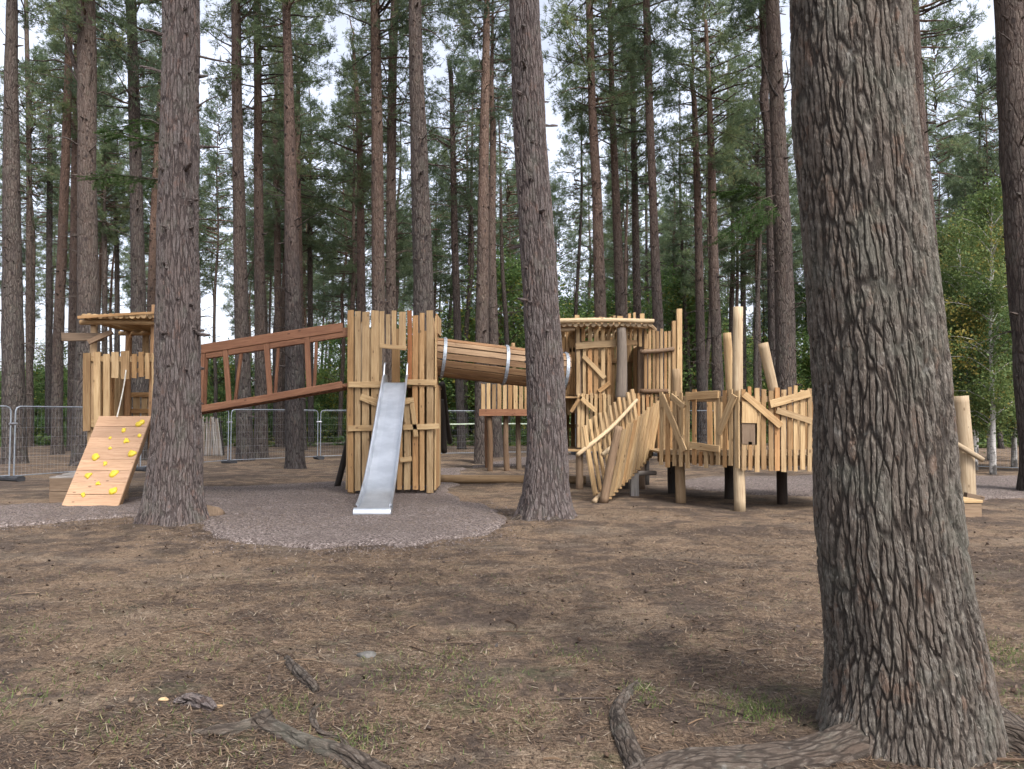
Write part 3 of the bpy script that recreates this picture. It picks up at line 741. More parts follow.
# other pines, from the photograph, left to right
HP = [
 # Y, line, orange, H, crown_z, ci, scale, label
 (27, [(12, 0, 10), (11, 100, 13), (12, 250, 17), (13, 350, 20), (14, 440, 22)], .12, 24, 17, 0, 1., 'grey brown pine at the far left edge, behind the first mesh fence panel'),
 (44, [(26, 0, 4), (29, 150, 5), (29, 300, 6), (30, 420, 7)], .1, 23, 14, 1, 1., 'thin dark pine just right of the pine at the left edge'),
 (46, [(50, 150, 5), (49, 300, 6), (49, 420, 7)], .1, 23, 15, 2, .9, 'thin grey pine seen between the edge pine and the leaning reddish one'),
 (34, [(70, 0, 6), (67, 120, 8), (62, 250, 9), (58, 350, 10), (57, 440, 11)], .85, 24, 15, 3, 1., 'reddish pine leaning right, rooted behind the left fence panel'),
 (37, [(76, 100, 6), (74, 250, 8), (73, 350, 9), (72, 430, 9)], .6, 23, 15, 4, .9, 'brown pine half hidden by the thick forked pine left of the roofed tower'),
 (26.5, [(86, 0, 17), (87, 80, 18), (87, 170, 17), (88, 260, 19), (88, 350, 22), (86, 420, 24)], .3, 24, 15, 5, 1.05, 'thick forked pine with a side limb, left of the roofed climbing tower'),
 (30, [(131, 0, 10), (133, 60, 10), (136, 180, 12), (138, 280, 14), (140, 400, 16)], .08, 23, 14, 1, 1., 'straight grey pine rising behind the roof of the small climbing tower'),
 (40, [(160, 100, 6), (156, 180, 7), (152, 280, 8), (149, 400, 9)], .95, 22, 14, 2, .9, 'slim orange pine hugging the left side of the stout grey pine'),
 (50, [(105, 260, 4.5), (104, 420, 6)], .1, 21, 13, 3, .8, 'thin shadowy pine nearest the forked pine, above the small tower roof'),
 (52, [(117, 260, 4.5), (117, 420, 6)], .1, 22, 14, 0, .8, 'thin shadowy pine in the middle of the gap above the small tower roof'),
 (28.5, [(236, 0, 9), (237, 100, 10), (240, 250, 13), (243, 380, 15), (245, 450, 17)], .45, 23, 14.5, 4, 1., 'brown pine behind the ladder bridge, first right of the stout grey pine'),
 (31, [(257, 0, 7), (258, 120, 8), (259, 250, 10), (261, 380, 12), (261, 445, 14)], .5, 23, 13.5, 5, 1., 'brown pine behind the ladder bridge, close beside a slightly thicker one'),
 (24.3, [(286, -5, 8), (288, 60, 9), (290, 150, 11), (292, 250, 14), (294, 360, 17), (295, 450, 18)], 1., 23, 14.5, 2, 1., 'orange barked pine standing free behind the middle of the ladder bridge'),
 (38, [(297, 130, 6), (299, 260, 7), (302, 420, 8)], .8, 22, 12, 0, 1., 'dark red pine tucked behind the free-standing orange pine'),
 (42, [(276, 150, 6), (278, 300, 7), (280, 435, 9)], .3, 22, 12, 3, 1.05, 'slim pine seen through the ladder bridge between two thicker trunks'),
 (44, [(310, 250, 5), (311, 430, 6)], .3, 21, 11, 1, 1., 'slim far pine behind the upper half of the ladder bridge'),
 (36, [(354, 60, 4), (359, 130, 6), (361, 250, 8), (362, 420, 10)], .95, 21, 11.5, 5, .9, 'slim orange pine rising behind the left planks of the slide tower'),
 (28, [(375, 0, 9), (377, 120, 11), (378, 250, 13), (380, 450, 15)], .35, 24, 15, 0, 1., 'reddish grey pine rising straight up behind the opening of the slide tower'),
 (31, [(395, 0, 8), (392, 100, 9), (391, 250, 10), (391, 445, 12)], .2, 23, 13.5, 1, 1., 'dark crooked pine just left of the thick pine behind the slide tower'),
 (20.5, [(415, -5, 13), (416, 60, 14), (419, 150, 17), (423, 280, 20), (427, 470, 24)], .2, 24, 15.5, 3, 1.1, 'thick reddish grey pine rising behind the right planks of the slide tower'),
 (38, [(449, 60, 4), (452, 100, 5), (455, 250, 7), (461, 430, 9)], .4, 20, 12.5, 4, .85, 'slender bent pine behind the upper end of the plank tunnel'),
 (27, [(487, 0, 6), (486, 60, 8), (484, 150, 10), (483, 250, 12), (482, 350, 14), (482, 450, 15)], .55, 22, 15.5, 5, .95, 'orange brown pine behind the tunnel, between its two metal bands'),
 (31, [(493, 130, 6), (492, 250, 8), (494, 350, 10), (497, 445, 12)], .5, 21, 14, 2, .9, 'brown pine pressed against the right of the pine behind the tunnel bands'),
 (30, [(589, -5, 7), (592, 100, 8), (597, 200, 10), (600, 300, 12), (604, 440, 14)], .6, 22, 14, 1, 1.05, 'reddish pine rising behind the castle tower roof at its left part'),
 (33, [(610, 0, 5), (612, 100, 6), (616, 200, 8), (620, 300, 10), (625, 440, 11)], .5, 22, 13.5, 0, .95, 'brown pine rising behind the castle tower roof at its middle'),
 (37, [(632, 50, 5), (634, 150, 6), (637, 300, 8), (641, 430, 9)], .0, 21, 12.5, 4, 1., 'almost black pine rising behind the right end of the castle tower roof'),
 (29, [(646, -5, 7), (649, 100, 8), (653, 200, 8), (657, 300, 10), (664, 445, 12)], .55, 22, 15, 3, .95, 'smooth slender pine leaning slightly left just right of the castle tower roof'),
 (34, [(694, 100, 5), (697, 180, 7), (699, 260, 8), (702, 430, 10)], .95, 20, 12, 2, 1., 'left of a pair of orange pines behind the long fenced deck'),
 (32, [(706, 30, 4), (709, 90, 5), (712, 180, 8), (715, 300, 10), (720, 440, 12)], .75, 20, 12, 5, 1., 'right and thicker of a pair of orange pines behind the long fenced deck'),
 (50, [(743, 250, 5), (744, 430, 6)], .3, 20, 11, 0, 1., 'thin dim pine between the pale posts of the fenced deck'),
 (44, [(757, 250, 4), (760, 430, 6)], .4, 20, 11, 1, 1., 'thin dim pine left of the large grey pine behind the fenced deck'),
 (24, [(772, -5, 13), (776, 80, 14), (780, 180, 16), (784, 280, 18), (788, 460, 22)], .15, 24, 15, 4, 1.15, 'large grey pine with bare side limbs behind the right end of the fenced deck'),
 (26.5, [(762, -5, 8), (766, 70, 9), (764, 100, 9), (769, 140, 9), (772, 250, 10), (776, 450, 12)], .4, 22, 15, 2, 1., 'crooked pine pressed against the left of the large grey pine behind the deck'),
 (26, [(912, -5, 11), (918, 100, 12), (928, 220, 13), (936, 330, 15), (946, 460, 17)], .4, 23, 14, 0, 1., 'left-leaning pine showing along the right side of the huge foreground trunk'),
 (16, [(1012, -5, 34), (1016, 60, 35), (1021, 150, 37), (1030, 280, 38), (1046, 470, 44)], .25, 24, 13.5, 5, 1.2, 'thick reddish pine cut by the right edge of the picture'),
]
for (Y, line, og, H, cz, ci, sc, lab) in HP:
    r = hero_pine('pine_tree', Y, line, lab, og, H, cz, ci, sc, sides=26 if Y < 32 else 14, step=.22, nb=16 if Y < 36 else 12)
    if 'forked' in lab: tF = r
    if lab.startswith('large grey pine with'): tG = r
    if 'cut by the right edge' in lab: tR = r
random.seed(9)
side_branches(tF[0], [([(84, 92, 0), (76, 78, 0), (68, 66, .3), (56, 60, .5), (44, 61, .8), (28, 60, 1)], .05), ([(80, 80, 0), (70, 50, 0), (64, 25, .2), (58, -10, .2)], .09),
                      ([(88, 152, 0), (78, 145, -.2), (66, 138, -.4), (54, 138, -.5), (42, 150, -.6)], .04), ([(88, 90, -.2), (93, 60, -.4), (91, 40, -.4)], .03), ([(89, 152, -.2), (95, 146, -.4), (97, 140, -.4)], .03)], 26.5)
side_branches(tG[0], [([(779, 98, -.1), (772, 88, -.4), (766, 70, -.6), (761, 50, -.8), (758, 20, -.9)], .05), ([(781, 96, -.1), (788, 80, -.3), (786, 60, -.5)], .035), ([(784, 150, 0), (792, 143, -.2)], .03)], 24)
side_branches(tR[0], [([(1012, 42, -.2), (1003, 35, -.4), (996, 31, -.4)], .022), ([(1000, 5, -.2), (995, -2, -.3)], .02)], 16)
spray(tG[0], [[(776, 195, -.1), (762, 200, -.6), (745, 215, -.9), (728, 236, -1.2)], [(776, 190, 0), (760, 188, .3), (742, 190, .5), (716, 193, .7)], [(777, 205, -.2), (768, 212, -.5), (752, 232, -.8), (740, 240, -.8)]], 24, n=10, tufts=130, L=.12, W=.016)

# distant pines: a few trunk shapes shared by all of them
FT = []
for s in range(6):
    random.seed(100 + s); H = 22
    pts = [V(0, 0, -.3)] + [V(random.uniform(-.15, .15), random.uniform(-.15, .15), H * k / 6) for k in range(1, 7)]
    mb, P, Rr = trunk_mb(pts, [.18, .15, .13, .11, .09, .06, .03], 9, .8, [.05, .3, .6, .1, .45, .2][s], root_flare(5, .4, .25), z0=3, z1=13, nb=16, stubs=False, blen=1.9)
    FT.append(mb.mesh('trunk', M['bark_pine'], smooth=True))
placed = []
def far_pine(x, y, k):
    t = thing('pine_tree', (x, y, tz(x, y)), 'thin far-off pine crowded into the back of the wood', 'pine tree', 'distant pines at the back of the wood')
    s = random.uniform(.8, 1.12); tr = link('trunk', FT[k % 6], t); tr.rotation_euler = (random.uniform(-.025, .025), random.uniform(-.025, .025), random.random() * 6.28); tr.scale = (s * random.uniform(.8, 1.2),) * 2 + (s,)
    add_crown(t, random.randint(0, 5), 0, 0, random.uniform(8, 14.5) if 180 < x / y * FPX + CX else random.uniform(11, 15.5), random.uniform(.75, 1.1), random.random() * 6.28)
random.seed(77); cnt = 0; tries = 0
while cnt < 165 and tries < 6000:
    tries += 1
    y = 40 + 55 * random.random() ** .8; u = random.uniform(-.78, .78); x = u * y
    px = CX + FPX * u
    dens = 1.
    if px < 70: dens = .45
    elif 190 < px < 235: dens = .5
    elif 425 < px < 480: dens = .35
    elif 545 < px < 585: dens = .5
    elif px > 930: dens = 1.
    if random.random() > dens: continue
    if any((x - a) ** 2 + (y - b) ** 2 < 7 for a, b in placed): continue
    placed.append((x, y)); far_pine(x, y, cnt); cnt += 1

random.seed(8)
for px, y in [(943, 38), (968, 45), (1000, 41), (930, 52), (985, 58), (1012, 50), (955, 62), (470, 52), (575, 47), (560, 60), (215, 50), (340, 48), (740, 46), (690, 50)]:
    far_pine((px - CX) / FPX * y, y, px)

# ------------------------------------------------------------------ broadleaf understorey
def broad(seed, H, Rad, nleaf, lsize, nclump=40, low=.12, colr=(0, .95)):
    r = np.random.default_rng(seed); random.seed(seed)
    f = MB(); w = MB()
    tube(w, [V(0, 0, -.2), V(.05 * H * r.normal() * .3, .02 * H, H * .35), V(.03 * H * r.normal(), 0, H * .65), V(0, 0, H * .93)], [.018 * H, .013 * H, .008 * H, .003 * H], 7, .4, .1, cap=False)
    cl = []
    for k in range(nclump):
        z = H * (low + (1 - low) * r.random() ** .85); fr = (z / H - low) / (1 - low); rad = Rad * (math.sin(math.pi * min(1, fr * .78 + .2)) ** .8) * math.sqrt(r.random())
        a = r.random() * 6.283; c = V(math.cos(a) * rad, math.sin(a) * rad, z); cl.append((c, H * .075 * r.uniform(.6, 1.3) + .08, r.uniform(*colr)))
        b = V(0, 0, max(.1, z - rad * .7)); tube(w, [b, (b + c) / 2 + V(0, 0, .1), c], [.006 * H, .004 * H, .001 * H], 4, 9, 0, cap=False)
    per = nleaf // nclump; C, T = [], []
    for c, s, tn in cl:
        C.append(c + r.normal(size=(per, 3)) * V(s * 1.25, s * 1.25, s * .7)); T.append(np.clip(tn + r.normal(size=per) * .12, 0, 1))
    C, T = np.concatenate(C), np.concatenate(T); n = len(C); C[:, 2] = np.maximum(C[:, 2], .05)
    A = r.normal(size=(n, 3)); A[:, 2] *= .6; A /= np.linalg.norm(A, axis=1)[:, None]
    B = np.cross(A, r.normal(size=(n, 3)) * .5 + V(0, 0, 1)); B /= np.linalg.norm(B, axis=1)[:, None]
    s = (lsize * (.6 + .7 * r.random(n)))[:, None]
    quad_cloud(C, A * s, B * s * .55, T, f)
    return f.mesh('crown', M['leaves']), w
BR = [broad(31, 6, 2.0, 9000, .085, 46, .06), broad(32, 7, 2.0, 9000, .09, 44, .1), broad(33, 4.5, 2.1, 8000, .08, 40, .03), broad(34, 8.5, 2.2, 11000, .09, 50, .12), broad(35, 2.2, 1.7, 6000, .06, 36, .02)]
BR = [(c, w.mesh('trunk', M['bark_pine'], smooth=True)) for c, w in BR]
def far_broad(x, y, k, s, label, group, name='broadleaf_tree', cat='tree'):
    t = thing(name, (x, y, tz(x, y)), label, cat, group)
    a = random.random() * 6.28
    for nm, me in (('crown', BR[k][0]), ('trunk', BR[k][1])):
        o = link(nm, me, t); o.rotation_euler = (0, 0, a); o.scale = (s * random.uniform(.9, 1.1), s * random.uniform(.9, 1.1), s)
random.seed(5)
for _ in range(205):
    u = random.uniform(-.76, .76); y = random.uniform(50, 95); px = CX + FPX * u
    k = random.choice((0, 1, 2, 3)); s = random.uniform(.8, 1.25)
    if px < 380: k = random.choice((0, 2, 2)); s = random.uniform(.75, 1.15)
    else: s = random.uniform(.9, 1.5)
    far_broad(u * y, y, k, s, 'pale green leafy tree filling the back of the wood between pine trunks', 'leafy trees at the back of the wood')
for px, y, s_ in [(320, 60, 1.15), (340, 57, 1.25), (352, 66, 1.3), (310, 70, 1.3), (20, 60, 1.1), (38, 57, 1.15), (52, 66, 1.2), (100, 62, 1.1), (215, 58, 1.15), (228, 66, 1.2), (130, 70, 1.2), (5, 72, 1.2), (455, 60, 1.2), (575, 58, 1.2)]:
    far_broad((px - CX) / FPX * y, y, (px + y) % 3 if px < 400 else 3, s_, 'pale green leafy tree filling the back of the wood between pine trunks', 'leafy trees at the back of the wood')
for _ in range(52):
    u = random.uniform(-.78, .78); y = random.uniform(44, 56)
    far_broad(u * y, y, 4, random.uniform(.6, 1.15), 'low green bush on the forest floor behind the mesh fence', 'bushes behind the mesh fence', 'bush', 'bush')

# birches at the right
def birch(px, Y, H, lean, seed, label, R_=1.5, nleaf=26000):
    r = np.random.default_rng(seed); random.seed(seed); x = (px - CX) / FPX * Y; loc = V(x, Y, tz(x, Y))
    t = thing('birch_tree', loc, label, 'birch tree', 'young birches beyond the deck')
    w = MB(); pts = [V(0, 0, -.2), V(lean * .2, 0, H * .25), V(lean * .5, .1, H * .5), V(lean, 0, H * .97)]
    tube(w, pts, [.1, .06, .035, .008], 14, .2, .12, tone=.5, boff=(0, 0, 0)); f = MB(); C, T = [], []
    for k in range(70):
        fz = .14 + .84 * r.random(); z = H * fz; rad = R_ * (1 - fz) ** .35 * r.uniform(.3, 1.1) * min(1, .3 + fz * 2.2); a = r.random() * 6.283
        b = V(lean * fz, 0, z * .92); c = V(lean * fz + math.cos(a) * rad, math.sin(a) * rad, z + rad * .25)
        tube(w, [b, (b + c) / 2 + V(0, 0, .15), c - V(0, 0, .1)], [.018, .01, .004], 4, .5, 0, cap=False)
        per = nleaf // 70; q = r.random(per)[:, None]; tn = r.uniform(.2, .85) if r.random() < .92 else .98
        C.append(b + (c - b) * (.3 + .8 * q) + r.normal(size=(per, 3)) * V(.25, .25, .2) - V(0, 0, 1) * (q * .12)); T.append(np.clip(tn + r.normal(size=per) * .12, 0, 1))
    C, T = np.concatenate(C), np.concatenate(T); n = len(C)
    A = r.normal(size=(n, 3)); A /= np.linalg.norm(A, axis=1)[:, None]; B = np.cross(A, r.normal(size=(n, 3))); B /= np.linalg.norm(B, axis=1)[:, None]
    s = (.04 * (.4 + 1.0 * r.random(n) ** 1.5))[:, None]; quad_cloud(C, A * s, B * s * .7, T, f)
    o = link('trunk', w.mesh('trunk', M['birch'], smooth=True), t); link('crown', f.mesh('crown', M['birch_leaves']), t)
birch(991, 21.8, 8.6, .2, 1, 'young birch with a white and black trunk right of the thick log post', 1.7)
birch(973, 23.5, 7.4, -.3, 2, 'thin dark-stemmed young birch directly behind the thick log post', 1.5)
birch(1012, 25, 8.0, .3, 3, 'leafy young birch beside the pine at the right edge', 1.6)
birch(948, 27, 8.2, .1, 4, 'leafy young birch half hidden behind the huge foreground trunk', 1.7)
birch(1045, 23, 7.8, .1, 6, 'leafy young birch beyond the right edge pine', 1.7)
birch(988, 30, 9.3, .0, 8, 'tallest young birch, farthest back in the green thicket at right', 1.9)
birch(960, 27, 8.8, .2, 21, 'spreading young birch filling the gap just right of the huge foreground trunk', 2.2)
birch(1022, 29, 9.2, -.2, 22, 'broad young birch behind the pine at the right edge', 2.2)
birch(975, 35, 10.5, .2, 23, 'high leafy birch rising at the back of the green thicket', 2.6)
birch(935, 36, 10, .2, 24, 'high leafy birch at the back, closest to the huge foreground trunk', 2.6)
birch(900, 31, 8.3, .0, 9, 'young birch behind the huge foreground trunk', 1.9)

# bracken and low growth at the wood's edge
mb = MB(); n = 42000
yy = 42 + 40 * rng.random(n) ** 1.3; xx = (rng.random(n) * 2 - 1) * yy * .85
m_ = vnoise(xx / 3, yy / 3) > .42; xx, yy = xx[m_], yy[m_]; n = len(xx)
hh = .9 * vnoise(xx / 2 + 4, yy / 2) * rng.random(n); A = rng.normal(size=(n, 3)) * V(1, 1, .35); A /= np.linalg.norm(A, axis=1)[:, None]
B = np.cross(A, rng.normal(size=(n, 3)) * .4 + V(0, 0, 1)); s = (.1 + .16 * rng.random(n))[:, None]
quad_cloud(np.stack([xx, yy, terrain(xx, yy) + hh], 1), A * s, B * s * .5, np.clip(vnoise(xx / 5, yy / 5) + rng.normal(size=n) * .15, 0, 1), mb)
tag(link('bracken', mb.mesh('bracken', M['bracken'])), 'yellow green bracken and ferns along the edge of the wood', 'bracken', kind='stuff')

# ------------------------------------------------------------------ foreground roots, sticks, stones
def ground_tube(lst, r_s, sides=40, step=.015, wob=.25, sink=.15):
    mb = MB(); pp = []
    for (px, py), r in zip(lst, r_s):
        q = gnd(px, py); q[2] = tz(q[0], q[1]) + r * sink; pp.append(q)
    tube(mb, pp, r_s, sides, step, wob); return mb, pp
random.seed(3)
root_t = thing('tree_root', gnd(300, 748), 'gnarled grey surface root snaking over the needles at bottom left', 'tree root')
mb, _ = ground_tube([(190, 741), (212, 739), (235, 737), (262, 732), (285, 741), (310, 752), (345, 764), (385, 785)], [.01, .024, .034, .044, .036, .04, .042, .044], 90, .008, .35)
mb2, _ = ground_tube([(262, 735), (266, 728), (270, 722)], [.05, .045, .02], 30, .01, .4, .5)
part('main_root', mb, M['bark_root'], root_t, True); part('knuckle', mb2, M['bark_root'], root_t, True)
mb, _ = ground_tube([(323, 704), (314, 713), (313, 727), (322, 740), (338, 745), (350, 756)], [.01, .017, .02, .018, .016, .012], 30, .01, .3)
part('side_root', mb, M['bark_root'], root_t, True)
mb, _ = ground_tube([(287, 659), (292, 668), (303, 680), (316, 692)], [.02, .03, .034, .026], 40, .01, .35, .45)
solo('root_stub', mb, M['bark_root'], gnd(300, 677), 'short broken piece of grey root with a pale end, lying left of centre', 'root', smooth=True)
mb, _ = ground_tube([(176, 706), (190, 706), (203, 710), (213, 714)], [.02, .045, .05, .02], 30, .01, .4, .3)
solo('bark_chunk', mb, M['bark_mid'], gnd(195, 708), 'dark crumbling chunk of bark above the gnarled root at bottom left', 'bark', smooth=True)
def stone(px, py, r, label, mat='stone', flat=.55, name='stone', cat='stone', seed=1, group=None):
    rr = np.random.default_rng(seed); mb = MB(); c = gnd(px, py); c[2] = tz(c[0], c[1])
    nu, nv = 14, 9; vs = []
    for i in range(nv + 1):
        ph = math.pi * i / nv
        for k in range(nu):
            a = 2 * math.pi * k / nu; d = V(math.sin(ph) * math.cos(a), math.sin(ph) * math.sin(a), math.cos(ph))
            vs.append(c + d * r * (.8 + .5 * vnoise(d[0] * 1.5 + seed * 7 + 5, d[1] * 1.5 + d[2] * 2 + 9)) * V(1.3, .9, flat) + V(0, 0, r * .15))
    q = [(i * nu + k, i * nu + nu + k, i * nu + nu + (k + 1) % nu, i * nu + (k + 1) % nu) for i in range(nv) for k in range(nu)]
    mb.add(vs, [np.array(q)]); solo(name, mb, M[mat], c, label, cat, group, smooth=True)
stone(367, 656, .05, 'small grey stone on the needles, right of the broken root piece', seed=2)
stone(164, 703, .022, 'orange wood chip left of the dark bark chunk', 'wood', .6, 'wood_chip', 'wood chip', 4)
stone(218, 710, .02, 'pale wood chip right of the dark bark chunk', 'wood', .5, 'wood_chip', 'wood chip', 5)
stone(590 / 1024 * 260 + 140, 736, .018, 'pale wood scrap lying against the gnarled root', 'wood_b', .5, 'wood_chip', 'wood chip', 8)
stone(207, 521, .2, 'brown clod of earth against the right foot of the stout grey pine', 'wood_brown', .9, 'earth_clod', 'earth clod', 6)

# fallen logs far back
for (a, b, Y1, r, lab) in [((272, 444), (345, 448), 45, .13, 'fallen pale log lying behind the free-standing orange pine'), ((455, 441), (530, 440), 47, .12, 'fallen pale log lying beyond the stilted deck')]:
    mb = MB(); p0, p1 = at(a[0], a[1], Y1), at(b[0], b[1], Y1 - 1); p0[2] = tz(p0[0], p0[1]) + .1; p1[2] = tz(p1[0], p1[1]) + .1
    log(mb, p0, p1, r, r * .7, wob=.1); solo('fallen_log', mb, M['wood_grey'], p0, lab, 'log', smooth=True)
# stick den
random.seed(14); Yd = 33.; c = at(196, 452, Yd); c[2] = 0; den = thing('stick_den', c, 'lean-to den of grey branches behind the stout grey pine and the ladder bridge', 'den')
mb = MB(); ap = c + V(.2, .3, 1.45)
for k in range(34):
    f = k / 33; b = c + V(-.7 + 1.95 * f, -.35 + .4 * math.sin(f * 3), -.05); tpt = c + V(-.35 + 1.15 * f + random.uniform(-.05, .05), .35, 1.5 + random.uniform(-.15, .2))
    log(mb, b, tpt, .04, .025, 7)
part('branches', mb, M['wood_grey'], den, True)
mb = MB(); log(mb, c + V(1.15, .1, 0), c + V(.85, .4, 1.6), .05, .04, 7); log(mb, c + V(-.7, .4, 0), c + V(-.4, .4, 1.6), .05, .04, 7); log(mb, c + V(-.5, .4, 1.4), c + V(1.0, .4, 1.45), .04, .04, 7)
part('frame', mb, M['wood_dark'], den, True)

# ------------------------------------------------------------------ mesh fence
def clamp_z(p): return V(p[0], p[1], tz(p[0], p[1]))
def fence_panel(p0, p1, label, first):
    p0, p1 = np.asarray(p0, float), np.asarray(p1, float); d = nrm(p1 - p0); L = np.linalg.norm(p1 - p0)
    a, b = p0 + d * .06, p1 - d * .06
    t = thing('fence_panel', clamp_z(p0), label, 'fence panel', 'temporary mesh fence panels around the playground')
    z0, z1 = .12 + tz(*p0[:2]) * .5, 1.9
    fm = MB(); r = .019; cr = .12
    def P(s, z): return V(a[0], a[1], 0) + V(d[0], d[1], 0) * s + V(0, 0, z)
    Lp = L - .12
    tube(fm, [P(0, .03), P(0, z1 - cr), P(cr * .3, z1 - cr * .3), P(cr, z1), P(Lp - cr, z1), P(Lp - cr * .3, z1 - cr * .3), P(Lp, z1 - cr), P(Lp, .03)], [r] * 8, 7, .3, 0, cap=False)
    tube(fm, [P(0, z0), P(Lp, z0)], [r * .8] * 2, 6, 2, 0, cap=False)
    part('frame', fm, M['galv'], t, True)
    wm = MB(); nvt = int(Lp / .1)
    for k in range(1, nvt): tube(wm, [P(Lp * k / nvt, z0), P(Lp * k / nvt, z1)], [.0013] * 2, 3, 9, 0, cap=False)
    for z in (.35, .6, .85, 1.1, 1.35, 1.6, 1.85): tube(wm, [P(0, z), P(Lp, z)], [.0016] * 2, 3, 9, 0, cap=False)
    part('wire_mesh', wm, M['wire'], t)
    fb = MB(); q = clamp_z(p0); n_ = V(-d[1], d[0], 0)
    plank(fb, q + n_ * -.35 + V(0, 0, .06), q + n_ * .35 + V(0, 0, .06), .24, .14, (0, 0, 1), 0, .5, 2, .3, 0)
    f = part('foot_block', fb, M['rubber'], t)
    cb = MB(); tube(cb, [V(p0[0], p0[1], 1.45) - d * .1, V(p0[0], p0[1], 1.45) + d * .1], [.03, .03], 8, 1, 0); part('clamp', cb, M['bolt'], t)
FL = [(-15.0, 13.2), (-14.6, 16.4), (-12.85, 19.6), (-11.4, 23.3), (-9.98, 26.9), (-7.5, 29.6), (-4.2, 31.5), (-.8, 32.6), (2.7, 33), (6.2, 32.4), (9.4, 30.6), (11.9, 27.6), (13.9, 24.0), (16.4, 21.3)]
FLAB = ['nearest mesh fence panel at the left edge', 'mesh fence panel at the far left, ending at the first foot block', 'mesh fence panel left of the roofed climbing tower', 'mesh fence panel running behind the small climbing tower',
        'mesh fence panel behind the lower ladder bridge, starting at a foot block', 'mesh fence panel behind the upper ladder bridge', 'mesh fence panel behind the slide tower', 'mesh fence panel seen under the plank tunnel',
        'mesh fence panel behind the leaning pine and castle tower', 'mesh fence panel behind the left of the fenced deck', 'mesh fence panel behind the right of the fenced deck', 'mesh fence panel behind the huge foreground trunk', 'mesh fence panel in front of the birches at right']
for k in range(len(FL) - 1):
    fence_panel((*FL[k], 0), (*FL[k + 1], 0), FLAB[k], k == 0)
mb = MB(); tube(mb, [V(-4.2, 31.35, 1.38), V(-2.5, 31.9, 1.34), V(-.8, 32.4, 1.36), V(2.7, 32.8, 1.33), V(6.2, 32.2, 1.36)], [.03] * 5, 5, .5, 0)
solo('barrier_rope', mb, M['strap'], (-4.2, 31.35, 1.38), 'pale green cord stretched along the mesh fence under the tunnel', 'rope')

# ------------------------------------------------------------------ left tower with roof
def wallp(mb, cells, Y, n=(0, -1, 0), t=.03, tone=None, dy=.0, jit=.07):
    for (x0, x1, y0, y1) in cells:
        xm = (x0 + x1) / 2; p0, p1 = at(xm, y1, Y), at(xm, y0, Y); w = (x1 - x0) / FPX * Y * .9
        plank(mb, p0 + V(0, random.uniform(-dy, dy), 0), p1 + V(0, random.uniform(-dy, dy), 0), w, t, n, jit, tone)
random.seed(41)
YL = 14.75
LT = thing('climbing_tower', (-7.55, YL, tz(-7.55, YL)), 'small roofed plank climbing tower behind the stout grey pine at left', 'play tower', 'towers of the wooden playground')
XL0, XL1, YB_ = -8.3, -6.86, 16.3
mb = MB(); wallp(mb, [(83, 91, 353, 431), (93.5, 101, 352, 431), (103, 110, 354, 430), (151.5, 158, 353, 431)], YL - .03)
wallp(mb, [(111, 119, 352, 378), (121, 129.5, 351, 379), (131.5, 137, 354, 378), (138.5, 144, 352, 377), (145.5, 150, 353, 379)], YL - .03)
plank(mb, V(XL0, YL + .02, 2.75), V(XL1, YL + .02, 2.75), .1, .045, tone=.6); plank(mb, V(XL0, YL + .02, 1.48), V(XL1, YL + .02, 1.48), .12, .05, tone=.6)
part('front_wall', mb, M['wood'], LT)
mb = MB()
x = XL0
while x < XL1:
    w = random.uniform(.1, .15)
    if x > XL0 + .2: plank(mb, V(x + w / 2, YB_, 2.5), V(x + w / 2, YB_, random.uniform(3.34, 3.42)), w, .03, (0, -1, 0), tone=.3 + .4 * random.random())
    plank(mb, V(x + w / 2, YB_, 1.4), V(x + w / 2, YB_, 2.12), w, .03, (0, -1, 0), tone=.3 + .4 * random.random()); x += w + .03
plank(mb, V(XL0, YB_ - .04, 2.1), V(XL1, YB_ - .04, 2.1), .1, .04, tone=.2); plank(mb, V(XL0, YB_ - .04, 1.75), V(XL1, YB_ - .04, 1.75), .1, .04, tone=.2); plank(mb, V(XL0, YB_ - .04, 2.62), V(XL1, YB_ - .04, 2.62), .1, .04)
part('back_wall', mb, M['wood'], LT)
for X_, full in ((XL0, True), (XL1, False)):
    mb = MB(); y = YL + .12
    while y < YB_ - .1:
        w = random.uniform(.11, .15); opening = (not full) and 15.1 < y < 16.2
        plank(mb, V(X_, y + w / 2, 1.35), V(X_, y + w / 2, 1.7 if opening else random.uniform(2.8, 2.95)), w, .03, (-1, 0, 0)); y += w + .035
    plank(mb, V(X_ + .04 * (1 if full else -1), YL + .1, 1.5), V(X_ + .04 * (1 if full else -1), YB_, 1.5), .1, .04, (-1, 0, 0))
    part('side_wall', mb, M['wood'], LT)
for (x, y, zt, r) in [(-7.02, YL + .12, 3.82, .07), (-8.2, YL + .1, 3.5, .07), (-8.2, YB_ - .1, 3.45, .07), (-6.95, YB_ - .1, 3.4, .07)]:
    mb = MB(); log(mb, V(x, y, tz(x, y) - .1), V(x, y, zt), r, r * .92, bend=.004); part('post', mb, M['wood_b'], LT, True)
mb = MB()
for k in range(13): plank(mb, V(XL0 - .0, YL + .08 + k * .13, 1.56), V(XL1, YL + .08 + k * .13, 1.56), .12, .04, (0, 0, 1))
plank(mb, V(XL0, YL + .05, 1.5), V(XL1, YL + .05, 1.5), .14, .06)
part('floor', mb, M['wood'], LT)
mb = MB(); x = XL0 - .02; k = 0
while x < XL1 + .02:
    r = random.uniform(.045, .06); log(mb, V(x + r, YL - .2 + random.uniform(-.05, .05), 3.56), V(x + r, YB_ + .1, 3.5), r, r * .9, 10, tone=.5 + .4 * random.random()); x += 2 * r + .004
for y, z in ((YL - .02, 3.46), (YB_ - .1, 3.41)): log(mb, V(XL0 - .1, y, z), V(XL1 + .2, y, z - .03), .05, .045, 10, tone=.3)
